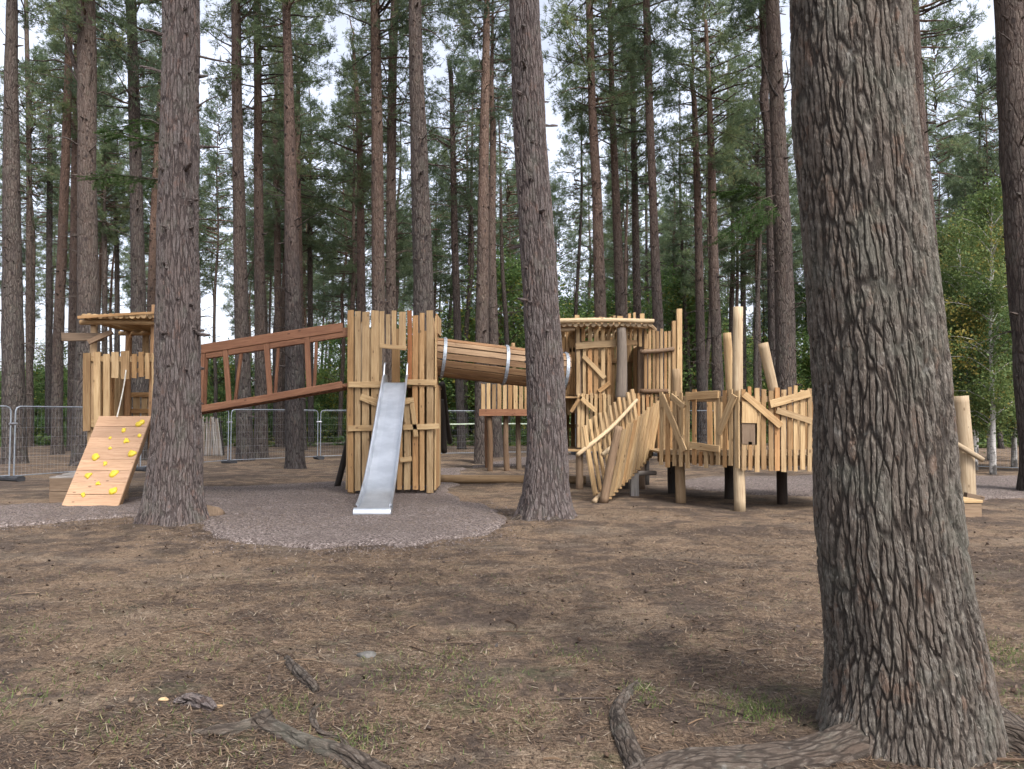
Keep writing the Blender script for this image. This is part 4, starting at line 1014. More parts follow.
plank(mb, V(XL0 - .03, YL - .24, 3.53), V(XL1 + .05, YL - .24, 3.62), .06, .03, (0, -1, 0), .25, tone=.9)
part('roof', mb, M['wood'], LT, False)
mb = MB(); plank(mb, at(62, 337, YL - .1), at(104, 337, YL + .1), .17, .08, (0, -1, 0), .1, tone=.4); plank(mb, at(88, 342, YL - .1), at(112, 331, YL + .1), .1, .06, (0, -1, 0), .25, tone=.3)
part('beam', mb, M['wood_brown'], LT)

# climbing ramp
random.seed(42)
CW = thing('climbing_ramp', (-7.45, 13.5, tz(-7.45, 13.5)), 'sloping board climbing wall studded with yellow holds, leaning on the small tower', 'climbing wall')
c0, c1 = V(-7.45, 13.5, .03), V(-7.45, 14.66, 1.63); ax = nrm(c1 - c0); nn = nrm(np.cross(V(1, 0, 0), ax)); nn = nn if nn[2] > 0 else -nn
Lb = np.linalg.norm(c1 - c0); mb = MB(); nb_ = 8
for k in range(nb_):
    s = Lb * (k + .5) / nb_; p = c0 + ax * s
    plank(mb, p - V(.5, 0, 0), p + V(.5, 0, 0), Lb / nb_ - .004, .035, nn, .0, tone=.55 + .35 * random.random(), ch=.08, slant=0)
part('board', mb, M['wood_ply'], CW)
for sx in (-.46, .46):
    mb = MB(); plank(mb, c0 + V(sx, .02, -.0) - nn * .065, c1 + V(sx, 0, 0) - nn * .065, .05, .1, nn, 0, tone=.2); part('stringer', mb, M['wood_brown'], CW)
hold_px = [(468, 447, 1), (413, 469, .8), (368, 495, .5), (466, 486, .5), (422, 506, .85), (368, 529, .5), (441, 547, .9), (322, 560, .85), (353, 580, .6), (383, 612, 1), (296, 621, .85), (329, 648, .65), (381, 671, .95), (279, 687, .6)]
for hx, hy, hs in hold_px:
    px, py = hx * .2989, 290 + hy * .2991
    o_, d_ = V(0, 0, CAMH), at(px, py, 10) - V(0, 0, CAMH); t_ = np.dot(c0 + nn * .018 - o_, nn) / np.dot(d_, nn); p = o_ + d_ * t_
    mb = MB(); r = .066 * hs * random.uniform(.85, 1.15)
    tube(mb, [p - nn * .004, p + nn * r * .25, p + nn * r * .5, p + nn * r * .62], [r * 1.15, r * 1.05, r * .8, r * .25], 12, .02, .5); part('hold', mb, M['hold'], CW, True)
mb = MB(); tube(mb, [at(126, 370, YL - .08), at(124, 385, YL - .12), at(121, 400, YL - .16), at(117, 417, YL - .2)], [.012] * 4, 7, .05, .1)
solo('climbing_rope', mb, M['rope'], at(126, 370, YL - .08), 'pale rope hanging in the opening above the climbing ramp', 'rope')
# timber box beside the ramp
random.seed(43); bx0 = gnd(65, 505); bx = thing('timber_box', (bx0[0] + .1, bx0[1] + .3, tz(bx0[0], bx0[1])), 'low brown timber box on the ground left of the climbing ramp', 'box')
mb = MB(); xa, xb, ya, yb = bx0[0] - .28, bx0[0] + .75, bx0[1], bx0[1] + .8
for (p, q, n_) in [((xa, ya), (xb, ya), (0, -1, 0)), ((xa, yb), (xb, yb), (0, 1, 0)), ((xa, ya), (xa, yb), (-1, 0, 0)), ((xb, ya), (xb, yb), (1, 0, 0))]:
    for k in range(2): plank(mb, V(*p, .12 + .25 * k), V(*q, .12 + .25 * k), .245, .035, n_, .01, tone=.5, slant=0)
part('sides', mb, M['wood_brown'], bx)
mb = MB()
for k in range(4): plank(mb, V(xa - .02, ya + .1 + k * .2, .50 + k * .015), V(xb + .02, ya + .1 + k * .2, .52 + k * .02), .19, .03, (0, 0, 1), .02, tone=.5)
part('lid', mb, M['wood_grey'], bx)

# ------------------------------------------------------------------ ladder bridge
random.seed(44)
BRG = thing('ladder_bridge', (-5.0, 15.7, tz(-5, 15.7)), 'sloping reddish brown timber bridge with open sides between the two left towers', 'bridge')
yf, yb = 15.2, 15.95
def bp(x, z0, z1, y): f = (x + 6.85) / (6.85 - 3.45); return V(x, y, z0 + (z1 - z0) * f)
for y, nm in ((yf, 0), (yb, 1)):
    for (a, b, w) in ((2.87, 3.41, .19), (1.68, 2.26, .14)):
        mb = MB(); plank(mb, bp(-6.9, a, b, y), bp(-3.4, a, b, y), w, .09, (0, -1, 0), .03, tone=.6); part('rail', mb, M['wood_red'], BRG)
    ups = [(202, 200, 0), (224, 229, 0), (265, 270, 0), (306, 309, 0)] if nm == 0 else [(206, 205, 1), (241, 235, 1), (278, 275, 1), (316, 314, 1)]
    for xt, xb, li in ups:
        zt_ = lambda px: 2.88 + ((px - CX) / FPX * y + 6.85) / 3.4 * .54; zb_ = lambda px: 1.68 + ((px - CX) / FPX * y + 6.85) / 3.4 * .58
        mb = MB(); plank(mb, V((xb - CX) / FPX * y, y, zb_(xb) + .02), V((xt - CX) / FPX * y, y, zt_(xt) - .02), .1 if nm == 0 else .06, .06, (0, -1, 0), .03, tone=.6); part('upright', mb, M['wood_red'], BRG)
mb = MB()
for k in range(24):
    x = -6.85 + (k + .5) * 3.4 / 24; p = bp(x, 1.68, 2.26, yf + .05); plank(mb, p, p + V(0, yb - yf - .1, 0), .12, .03, (0, 0, 1), .02)
part('deck', mb, M['wood_red'], BRG)

# ------------------------------------------------------------------ slide tower
random.seed(45)
YS = 15.8; ST = thing('slide_tower', (-2.5, YS + .8, tz(-2.5, YS)), 'tall open-topped plank tower carrying the metal slide', 'play tower', 'towers of the wooden playground')
k_ = .312
def cx(v): return 330 + v * k_
def cy(v): return 290 + v * k_
mb = MB()
cells = [(55, 77, 65, 648), (80, 99, 68, 643), (101, 128, 70, 640), (131, 158, 66, 642)]
cells += [(158, 175, 68, 178), (178, 194, 78, 176), (197, 213, 66, 180), (220, 244, 70, 186)]
cells += [(264, 284, 82, 640), (287, 304, 74, 642), (309, 332, 66, 650), (165, 185, 300, 640), (190, 210, 330, 640), (215, 232, 300, 640), (236, 258, 345, 640)]
wallp(mb, [(cx(a), cx(b), cy(c), cy(d)) for a, b, c, d in cells], YS, t=.032, dy=.012)
part('front_wall', mb, M['wood'], ST)
mb = MB(); wallp(mb, [(cx(247), cx(263), cy(66), cy(300))], YS - .02, tone=1.); part('red_plank', mb, M['wood_orange'], ST)
for (a, b, w) in [((60, 303), (166, 303), .11), ((240, 296), (342, 297), .11), ((58, 445), (150, 442), .12), ((235, 440), (350, 436), .13), ((225, 545), (262, 540), .1), ((98, 342), (152, 362), .13), ((228, 360), (268, 352), .12), ((160, 178), (245, 186), .09), ((262, 360), (275, 470), .09)]:
    mb = MB(); plank(mb, at(cx(a[0]), cy(a[1]), YS - .05), at(cx(b[0]), cy(b[1]), YS - .05), w, .04, (0, -1, 0), .12, tone=.75)
    part('batten', mb, M['wood'], ST)
YSb = 17.0; X0, X1 = at(347, 400, YS)[0], at(435, 400, YS)[0]
for X_, s_ in ((X0 - .01, -1), (X1 + .0, 1)):
    mb = MB(); y = YS + .06
    while y < YSb - .05:
        w = random.uniform(.11, .16); op = 15.1 < y < 16.9 if s_ < 0 else 16.05 < y < 17.0
        if op:
            plank(mb, V(X_, y + w / 2, .12), V(X_, y + w / 2, 2.1 if s_ < 0 else 2.3), w, .03, (s_, 0, 0)); plank(mb, V(X_, y + w / 2, 3.5 if s_ < 0 else 3.42), V(X_, y + w / 2, 3.8), w, .03, (s_, 0, 0))
        else: plank(mb, V(X_, y + w / 2, .1), V(X_, y + w / 2, random.uniform(3.7, 3.85)), w, .03, (s_, 0, 0))
        y += w + .03
    part('side_wall', mb, M['wood'], ST)
mb = MB(); x = X0 + .05
while x < X1 - .05:
    w = random.uniform(.1, .15); plank(mb, V(x + w / 2, YSb, .1), V(x + w / 2, YSb, random.uniform(3.5, 3.8) if not -3.02 < x < -2.3 else 2.3), w, .03, (0, 1, 0), tone=.5 * random.random()); x += w + .05
plank(mb, V(-2.6, YSb - .05, .1), V(-2.6, YSb - .05, 3.6), .17, .05, (0, -1, 0), tone=.1)
part('back_wall', mb, M['wood'], ST)
mb = MB()
for k in range(11): plank(mb, V(X0, YS + .1 + k * .13, 2.26), V(X1, YS + .1 + k * .13, 2.26), .12, .04, (0, 0, 1))
part('floor', mb, M['wood'], ST)
for x in (X0 + .1, X1 - .1):
    for y in (YS + .1, YSb - .1):
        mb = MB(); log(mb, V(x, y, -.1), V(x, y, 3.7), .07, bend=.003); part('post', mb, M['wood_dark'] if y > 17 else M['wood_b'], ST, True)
for (a, b, Y0, Y1) in [((337, 487), (351, 428), 17.6, 17.2), ((442, 384), (450, 442), 17.3, 19.5), ((444, 452), (441, 400), 17.8, 17.3)]:
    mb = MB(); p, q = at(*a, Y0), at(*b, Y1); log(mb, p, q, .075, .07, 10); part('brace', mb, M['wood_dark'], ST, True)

# slide
random.seed(46)
SL = thing('metal_slide', (-2.24, 12.4, tz(-2.24, 12.4)), 'shiny stainless steel slide running down from the slide tower', 'slide')
prof = [(16.15, 2.35), (15.75, 2.34), (15.6, 2.28), (15.35, 2.08), (14.8, 1.62), (14.2, 1.12), (13.7, .72), (13.4, .5), (13.15, .35), (12.9, .26), (12.6, .19), (12.38, .15)]
P_, _ = resample([V(0, y, z) for y, z in prof], [1] * len(prof), .06)
def xc(y): return -2.42 + (16 - y) / 3.6 * .18
def hw(y): return .215 + (16 - y) / 3.6 * .03
def sweep(mb, sec, thick=None):
    n = len(P_); vs = []
    T = np.gradient(P_, axis=0); T /= np.linalg.norm(T, axis=1)[:, None]
    for i in range(n):
        up = V(0, -T[i][2], T[i][1]); up = up if up[2] > 0 else -up
        for (u, h) in sec(P_[i][1]) if callable(sec) else sec: vs.append(V(xc(P_[i][1]) + u, P_[i][1], P_[i][2]) + up * h)
    m = len(sec(14.)); i = np.arange(n - 1)[:, None] * m; k = np.arange(m)[None]; k2 = (k + 1) % m
    mb.add(vs, [np.stack([i + k, i + k2, i + m + k2, i + m + k], 2).reshape(-1, 4), np.arange(m)[::-1][None], ((n - 1) * m + np.arange(m))[None]])
mb = MB(); sweep(mb, lambda y: [(-hw(y) + .0, .0), (-hw(y) * .5, -.006), (hw(y) * .5, -.006), (hw(y), .0), (hw(y), -.012), (-hw(y), -.012)]); part('chute', mb, M['steel'], SL, False)
for s_ in (-1, 1):
    mb = MB()
    def sec(y, s_=s_):
        h = hw(y); e = min(1, max(.3, (y - 12.3) / .7)); hh = .13 * e + .03
        q = [(h, -.03), (h + .004, hh * .8), (h + .008, hh), (h + .03, hh + .008), (h + .045, hh - .005), (h + .045, hh - .03), (h + .02, hh - .035), (h + .018, -.03)]
        return [(s_ * u, v) for u, v in (q if s_ > 0 else q)]
    sweep(mb, sec); part('side_rail', mb, M['steel'], SL)
    mb = MB(); xg = xc(15.75) + s_ * (hw(15.8) + .02)
    tube(mb, [V(xg, 15.55, 2.36), V(xg, 15.66, 2.5), V(xg, 15.75, 2.72), V(xg, 15.95, 2.74)], [.018] * 4, 8, .05, 0); part('handle', mb, M['steel'], SL, True)
mb = MB(); xg = xc(12.4); tube(mb, [V(xg - .3, 12.3, .075), V(xg + .3, 12.3, .075)], [.088, .088], 24, .2, 0); part('end_roll', mb, M['steel'], SL, False)
mb = MB(); box(mb, V(xg - .22, 12.8, -.02), V(xg + .22, 12.95, .22)); part('foot', mb, M['galv'], SL)

# ------------------------------------------------------------------ plank tunnel
random.seed(47)
A_, B_ = V(-1.72, 16.42, 2.93), V(1.22, 16.95, 2.62); ta = nrm(B_ - A_); tx, ty, _ = frame(ta); Rt = .40
TU = thing('plank_tunnel', (A_[0], A_[1], 2.4), 'round tunnel of long boards bound with metal bands, bridging slide tower and castle tower', 'tunnel')
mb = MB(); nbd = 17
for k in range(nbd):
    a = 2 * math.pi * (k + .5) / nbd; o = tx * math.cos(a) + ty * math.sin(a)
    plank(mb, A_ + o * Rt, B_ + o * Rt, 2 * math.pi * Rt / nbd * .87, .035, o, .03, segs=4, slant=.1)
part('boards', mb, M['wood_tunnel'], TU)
for f in (.075, .53, .975):
    mb = MB(); c = A_ + (B_ - A_) * f; ns = 40; vs = []
    for k in range(ns):
        a = 2 * math.pi * k / ns; o = tx * math.cos(a) + ty * math.sin(a)
        for (rr, s_) in ((Rt + .03, -.035), (Rt + .042, -.035), (Rt + .042, .035), (Rt + .03, .035)): vs.append(c + o * rr + ta * s_)
    q = [(k * 4 + j, k * 4 + (j + 1) % 4, ((k + 1) % ns) * 4 + (j + 1) % 4, ((k + 1) % ns) * 4 + j) for k in range(ns) for j in range(4)]
    mb.add(vs, [np.array(q)]); b_ = part('metal_band', mb, M['galv'], TU)
    bl = MB()
    for k in range(nbd):
        a = 2 * math.pi * (k + .5) / nbd; o = tx * math.cos(a) + ty * math.sin(a)
        tube(bl, [c + o * (Rt + .04), c + o * (Rt + .055)], [.014, .01], 6, 1, 0)
    part('bolts', bl, M['bolt'], b_)
mb = MB()
for f in (.2, .5, .8):
    c = A_ + (B_ - A_) * f
    tube(mb, [c + (tx * math.cos(a) + ty * math.sin(a)) * (Rt - .045) for a in np.linspace(0, 2 * math.pi, 20)], [.02] * 20, 6, .2, 0)
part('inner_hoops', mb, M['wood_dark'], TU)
# balance log
mb = MB(); p0, p1 = gnd(440, 483), gnd(586, 484); p0[2] = p1[2] = .1; tube(mb, [p0, (p0 + p1) / 2, p1], [.1, .1, .095], 18, .2, .04)
solo('balance_log', mb, M['wood_b'], (p0[0], p0[1], 0), 'long peeled log lying between the slide tower and the leaning grey pine', 'log', smooth=True)

# ------------------------------------------------------------------ small stilted deck far back
random.seed(48); YD = 23.2; SD = thing('stilted_deck', (.2, YD, tz(.2, YD)), 'small fenced deck on stilts seen under the plank tunnel', 'play deck')
mb = MB(); wallp(mb, [(x, x + 4.3, 384 + random.uniform(-1, 1), 409) for x in np.arange(481, 560, 5.4)], YD)
for k in range(8): plank(mb, V(-.93, YD + .1 + .19 * k, 1.9), V(-.93, YD + .1 + .19 * k, 2.65), .13, .03, (-1, 0, 0))
part('fence', mb, M['wood'], SD)
mb = MB()
for k in range(10): plank(mb, V(-.98, YD + .02 + k * .16, 1.84), V(1.5, YD + .02 + k * .16, 1.84), .15, .05, (0, 0, 1))
plank(mb, V(-1.0, YD - .04, 1.76), V(1.5, YD - .04, 1.76), .2, .05, tone=.8)
part('deck', mb, M['wood_red'], SD)
for (px, y) in [(490, YD + .1), (507, YD + .2), (519, YD + .7), (488, YD + 1.4), (545, YD + .1), (543, YD + 1.4)]:
    mb = MB(); x = (px - CX) / FPX * y; log(mb, V(x, y, -.1), V(x - .03, y, 1.75), .09, .08); part('leg', mb, M['wood_brown'], SD, True)
mb = MB(); log(mb, at(513, 410, YD + .3), at(513, 343, YD + .3), .075, .06); part('tall_post', mb, M['wood'], SD, True)

# ------------------------------------------------------------------ castle tower
random.seed(49); YC = 17.0; k_ = 110 / 769.
def ex(v): return 550 + v * k_
def ey(v): return 300 + v * k_
CT = thing('castle_tower', (2.1, 17.6, tz(2.1, 17.6)), 'two-storey roofed plank tower with a grey post in its doorway, right of the leaning pine', 'play tower', 'towers of the wooden playground')
mb = MB(); wallp(mb, [(ex(a), ex(b), ey(c), ey(d)) for a, b, c, d in [(180, 210, 175, 665), (228, 252, 340, 662), (262, 296, 330, 664), (306, 338, 335, 660), (356, 386, 330, 662), (398, 430, 325, 660),
    (218, 246, 190, 290), (262, 296, 190, 290), (306, 340, 188, 290), (356, 384, 190, 290), (396, 424, 190, 290), (434, 454, 190, 290), (462, 480, 190, 290), (524, 545, 200, 290), (555, 575, 195, 300), (583, 608, 190, 320), (618, 645, 190, 325)]], YC, dy=.01)
part('front_wall', mb, M['wood'], CT)
for (a, b, w) in [((180, 322), (480, 300), .14), ((520, 300), (610, 296), .13), ((232, 392), (382, 545), .1), ((340, 640), (420, 580), .09)]:
    mb = MB(); plank(mb, at(ex(a[0]), ey(a[1]), YC - .05), at(ex(b[0]), ey(b[1]), YC - .05), w, .04, (0, -1, 0), .1)
    part('batten', mb, M['wood'], CT)
mb = MB(); log(mb, at(ex(495), ey(700), YC - .25), at(ex(500), ey(195), YC - .25), .13, .1); part('grey_post', mb, M['wood_grey'], CT, True)
# upper storey side/back walls
XC0, XC1, YCb = at(575, 350, YC)[0], at(644, 350, YC)[0], 18.7
mb = MB(); y = YC + .1
while y < YCb:
    w = random.uniform(.1, .14)
    if y > 17.5 or y < 16.4: plank(mb, V(XC0 - .45, y + w / 2, 1.), V(XC0 - .45, y + w / 2, 3.55), w, .03, (-1, 0, 0))
    plank(mb, V(XC1 + .02, y + w / 2, .9), V(XC1 + .02, y + w / 2, 3.3), w, .03, (1, 0, 0), tone=.2 * random.random()); y += w + .03
part('side_wall', mb, M['wood'], CT)
mb = MB(); x = XC0 - .42
while x < 3.4:
    w = random.uniform(.1, .15); plank(mb, V(x + w / 2, YCb, .9), V(x + w / 2, YCb, random.uniform(3.4, 3.95)), w, .03, (0, 1, 0), tone=.4 * random.random()); x += w + .03
plank(mb, V(XC0 - .4, YCb - .05, 3.0), V(3.4, YCb - .05, 3.0), .1, .04, tone=.1); plank(mb, V(XC0 - .4, YCb - .05, 1.4), V(3.4, YCb - .05, 1.4), .1, .04, tone=.1)
part('back_wall', mb, M['wood'], CT)
# recessed wall left, beside the tunnel mouth
mb = MB(); wallp(mb, [(x, x + 2.9, 330 + random.uniform(-1, 1), 352) for x in np.arange(548, 575, 3.5)], YC + .45, tone=.25); wallp(mb, [(x, x + 2.9, 348, 412 + random.uniform(-2, 2)) for x in np.arange(569, 575, 3.4)], YC + .45, tone=.2)
wallp(mb, [(x, x + 3.2, 394, 413 + random.uniform(-2, 2)) for x in np.arange(540, 575, 3.9)], YC + .45, tone=.3)
part('recessed_wall', mb, M['wood'], CT)
# lower wall
mb = MB(); wallp(mb, [(x, x + random.uniform(3., 3.8), 394 + random.uniform(-1.5, 1), 449 + random.uniform(-3, 2)) for x in np.arange(577, 655, 4.3)], YC - .1, tone=None)
plank(mb, at(577, 434, YC - .05), at(650, 436, YC - .05), .1, .05); plank(mb, at(580, 397, YC - .2), at(596, 411, YC - .2), .1, .04, tone=.8)
plank(mb, at(581, 396, YC - .2), at(571, 412, YC - .2), .08, .04, tone=.1)
part('lower_wall', mb, M['wood'], CT)
# right wing
mb = MB(); wallp(mb, [(x, x + 3.3, 330 + random.uniform(-2, 1.5), 394 + random.uniform(-1, 1)) for x in np.arange(644, 673, 4.0)], YC - .05, tone=None)
part('wing_wall', mb, M['wood'], CT)
for a, b in (((640, 352), (674, 349)), ((640, 391), (668, 391))):
    mb = MB(); log(mb, at(*a, YC - .13), at(*b, YC - .13), .05, .05); part('wing_rail', mb, M['wood_brown'], CT, True)
mb = MB(); wallp(mb, [(676, 682, 309, 396)], YC - .1, t=.1, tone=.75); wallp(mb, [(671.5, 676, 321, 396)], YC - .08, t=.08, tone=.3); part('corner_post', mb, M['wood'], CT)
# roof
mb = MB(); x = XC0 - .45
while x < XC1 + .1:
    r = random.uniform(.045, .055); log(mb, V(x + r, YC - .35, 3.66 + random.uniform(-.01, .01)), V(x + r, YCb + .25, 3.72), r, r * .9, 9, tone=.3 + .5 * random.random()); x += 2.5 * r
log(mb, at(553, 325.5, YC - .28), at(648, 327, YC - .28), .045, .04, 10, tone=.2); log(mb, at(553, 321, YC - .38), at(654, 321, YC - .38), .055, .045, 10, tone=.8)
log(mb, at(553, 330, YC - .2), at(575, 329, YC - .2), .05, .05, 10, tone=.3); log(mb, at(648, 324, YC - .2), at(655, 330, YC + .2), .06, .05, 8, tone=.1)
log(mb, V(XC0 - .4, YCb, 3.6), V(XC1 + .2, YCb, 3.62), .05, .05)
part('roof', mb, M['wood_b'], CT)
for a, b, c in [(45, 72, 108), (172, 208, 105), (300, 322, 122), (340, 362, 118), (365, 385, 120), (415, 432, 118), (438, 458, 108), (468, 510, 112), (545, 566, 95), (580, 600, 88), (628, 660, 95)]:
    mb = MB(); wallp(mb, [(ex(a), ex(b), ey(c), ey(c) + 14)], YC + .02); part('plank_top', mb, M['wood'], CT)
mb = MB()
for k in range(13): plank(mb, V(XC0 - .4, YC + .05 + k * .13, 2.06), V(XC1 + .5, YC + .05 + k * .13, 2.06), .12, .04, (0, 0, 1), tone=.3)
for k in range(14): plank(mb, V(XC0 - .4, YC - .05 + k * .13, .88), V(XC1 + .5, YC - .05 + k * .13, .88), .12, .05, (0, 0, 1), tone=.3)
part('floor', mb, M['wood'], CT)
for (x, y, zt) in [(XC0 - .35, YC + .5, 3.6), (XC0 + .1, YC + .12, 3.6), (XC1 - .05, YC + .15, 3.6), (XC0 - .35, YCb - .12, 3.6), (XC1 + .3, YCb - .12, 3.3), (2.55, YC + .2, 2.)]:
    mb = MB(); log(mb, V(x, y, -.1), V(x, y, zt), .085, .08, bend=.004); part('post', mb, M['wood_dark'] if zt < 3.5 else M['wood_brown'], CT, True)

# ------------------------------------------------------------------ V shaped ramp
random.seed(50)
VR = thing('slatted_ramp', (1.8, 14.8, tz(1.8, 14.8)), 'V-shaped ramp of leaning slats climbing from the ground to the castle tower', 'ramp')
def lerp(a, b, f): return a * (1 - f) + b * f
LB0, LB1, LT0, LT1 = at(595.5, 495, 14.9), at(641, 452, 16.65), at(584, 426, 14.8), at(632, 389, 16.6)
RB0, RB1, RT0, RT1 = at(607, 500, 14.5), at(651, 456, 16.3), at(621, 430, 14.45), at(661, 399, 16.3)
mb = MB(); n_l = 11; nl = nrm(np.cross(LB1 - LB0, LT0 - LB0))
for k in range(n_l):
    f = k / (n_l - 1); j = random.uniform(-.04, .05) if k else 0
    plank(mb, lerp(LB0, LB1, f), lerp(LT0, LT1, f) + V(0, 0, j), .135 if k in (0, n_l - 1) else .095, .04, nl, .06, tone=.45 + .5 * random.random())
part('left_side', mb, M['wood'], VR)
mb = MB(); n_r = 13; nr = nrm(np.cross(RB1 - RB0, RT0 - RB0))
for k in range(1, n_r):
    f = k / (n_r - 1)
    plank(mb, lerp(RB0, RB1, f), lerp(RT0, RT1, f) + V(0, 0, random.uniform(-.04, .03)), .125, .035, nr, .05, tone=.3 + .6 * random.random())
part('right_side', mb, M['wood'], VR)
mb = MB(); log(mb, at(603.5, 503, 14.4), at(619, 426, 14.35), .085, .075, 12); part('end_log', mb, M['wood_brown'], VR, True)
mb = MB(); log(mb, at(577.5, 455, 14.6), at(637, 400, 16.3), .042, .036, 12, tone=.8); part('hand_rail', mb, M['wood_b'], VR, True)
mb = MB(); log(mb, at(603, 455, 14.6), at(613, 447, 14.9), .05, .045, 10, tone=.8); part('peg', mb, M['wood_b'], VR, True)
mb = MB(); log(mb, at(594, 502, 14.45), at(602, 494, 14.7), .055, .05, 10, tone=.6); part('peg', mb, M['wood_b'], VR, True)
mb = MB()
for k in range(14):
    f = (k + .5) / 14; p, q = lerp(LB0, LB1, f), lerp(RB0, RB1, f); plank(mb, p + V(0, 0, .0), q, .12, .04, (0, 0, 1), .05, tone=.3)
part('treads', mb, M['wood'], VR)
mb = MB(); box(mb, V(2.45, 15.75, -.05), V(2.62, 15.9, .45)); log(mb, V(2.3, 15.8, .42), V(3.0, 15.9, .46), .05); part('prop', mb, M['wood_grey'], VR)

# ------------------------------------------------------------------ fenced deck
random.seed(51)
F0, F1, F2 = at(660, 460, 14.8), at(740, 465, 13.15), at(872, 465, 13.15)
FD = thing('fenced_deck', (F1[0], F1[1] + .6, tz(F1[0], F1[1])), 'raised deck on posts with a crooked picket fence and tall pale poles', 'play deck')
def onf(px, py, off=0.):
    """point on the front fence line seen at a pixel column"""
    if px <= 740:
        u = (px - CX) / FPX; a, b = F0, F1
        f = (u * a[1] - a[0]) / ((b[0] - a[0]) - u * (b[1] - a[1])); Yq = a[1] + f * (b[1] - a[1])
        n_ = nrm(V(-(b[1] - a[1]), (b[0] - a[0]), 0)); n_ = -n_ if n_[1] > 0 else n_
    else: Yq = F1[1]; n_ = V(0, -1, 0)
    return at(px, py, Yq) + n_ * off, n_
def gx3(v): return 650 + v * .182
def gy3(v): return 380 + v * .182
def fpl(mb, x0, x1, y0, y1, off=0., tone=None):
    p, n_ = onf((x0 + x1) / 2, y1, off); q, _ = onf((x0 + x1) / 2, y0, off); w = (x1 - x0) / FPX * p[1]
    if (x0 + x1) / 2 < 740: w *= 1.05
    plank(mb, p, q, w, .03, n_, .06, tone)
mb = MB(); x = 50
while x < 905:
    w = random.uniform(26, 36); top = random.uniform(28, 62) if x > 400 else random.uniform(52, 78); bot = random.uniform(462, 486) if x < 480 else random.uniform(492, 506)
    if 245 < x < 335:
        fpl(mb, gx3(x), gx3(x + w - 6), gy3(random.uniform(385, 398)), gy3(bot))
    elif 500 < x < 575:
        fpl(mb, gx3(x), gx3(x + w - 6), gy3(345 + random.uniform(-8, 8)), gy3(bot))
        if random.random() < .6: fpl(mb, gx3(x), gx3(x + w - 10), gy3(top), gy3(130))
    else: fpl(mb, gx3(x), gx3(x + w - 5), gy3(top), gy3(bot))
    x += w + random.uniform(2, 9)
x = gx3(905)
while x < 872: fpl(mb, x, x + 5, 386 + random.uniform(-2, 3), 470); x += 6.6
part('front_fence', mb, M['wood'], FD)
for (a, b, w) in [((75, 85), (200, 390), .13), ((125, 85), (198, 150), .1), ((215, 92), (385, 82), .14), ((232, 358), (392, 380), .12), ((472, 82), (385, 292), .13), ((512, 78), (715, 252), .12), ((655, 132), (872, 72), .13), ((690, 165), (882, 228), .11), ((190, 150), (190, 300), .06)]:
    p, n_ = onf(gx3(a[0]), gy3(a[1]), .045); q, _ = onf(gx3(b[0]), gy3(b[1]), .045)
    mb = MB(); plank(mb, p, q, w, .035, n_, .12, tone=.4 + .5 * random.random()); part('batten', mb, M['wood'], FD)
mb = MB(); fpl(mb, gx3(500), gx3(585), gy3(118), gy3(236), .02, .8); part('patch_board', mb, M['wood'], FD)
mb = MB(); fpl(mb, gx3(507), gx3(585), gy3(236), gy3(356), .0, .5); part('hatch', mb, M['wood_brown'], FD)
mb = MB()
for py in (452, 398):
    for (a, b) in ((662, 739), (741, 872)):
        p, n_ = onf(a, py + (0 if a < 700 else 1), -.05); q, _ = onf(b, py + 1, -.05); plank(mb, p, q, .1, .05, n_, .02, tone=.85, segs=8)
part('rail', mb, M['wood_b'], FD)
# deck boards and back fence
BK0, BK1 = V(F0[0] + .35, 16.6, 0), V(F2[0] + .2, 15.2, 0); zdk = .92; mb = MB(); xx_ = F0[0] + .05
while xx_ < F2[0]:
    f = (xx_ - F0[0]) / (F1[0] - F0[0]); yf_ = lerp(F0, F1, min(f, 1))[1] + .05; f2 = (xx_ - BK0[0]) / (BK1[0] - BK0[0]); yb_ = lerp(BK0, BK1, max(0, min(1, f2)))[1]
    plank(mb, V(xx_ + .06, yf_, zdk), V(xx_ + .06, yb_, zdk), .125, .04, (0, 0, 1), .01, tone=.4); xx_ += .135
for (a, b) in ((F0 + V(.1, .1, 0), F1 + V(0, .12, 0)), (F1 + V(0, .12, 0), F2 + V(0, .12, 0)), (BK0, BK1)): plank(mb, V(a[0], a[1], .83), V(b[0], b[1], .83), .14, .06, (0, -1, 0), .02, tone=.3)
part('deck', mb, M['wood'], FD)
mb = MB(); nbk = 26
for k in range(nbk):
    p = lerp(BK0, BK1, k / nbk)
    if 4 < k < 8 or 16 < k < 19: continue
    plank(mb, p + V(0, 0, .65), p + V(0, 0, random.uniform(1.85, 2.05)), .11, .03, (.45, .9, 0), .05)
part('back_fence', mb, M['wood'], FD)
for (a, b, Yp, r0, r1, mt, nm) in [((740, 508), (738, 307), 13.3, .1, .085, 'wood_b', 'tall_pole'), ((733, 440), (727, 333), 13.75, .085, .075, 'wood', 'tall_pole'), ((781, 425), (763, 343), 13.27, .085, .085, 'wood_b', 'tall_pole'), ((681, 501), (676, 369), 14.6, .1, .08, 'wood_b', 'tall_pole')]:
    mb = MB(); p, q = at(*a, Yp), at(*b, Yp); p[2] -= .1 if a[1] > 480 else 0; log(mb, p, q, r0, r1, 16, bend=.006); part(nm, mb, M[mt], FD, True)
for (px, Yl) in [(672, 16.3), (728, 15.3), (781, 14.45), (850, 13.5), (860, 15.0), (870, 13.3)]:
    mb = MB(); xq = (px - CX) / FPX * Yl; log(mb, V(xq, Yl, -.1), V(xq, Yl, .85), .1, .095, 12); part('leg', mb, M['wood_dark'], FD, True)
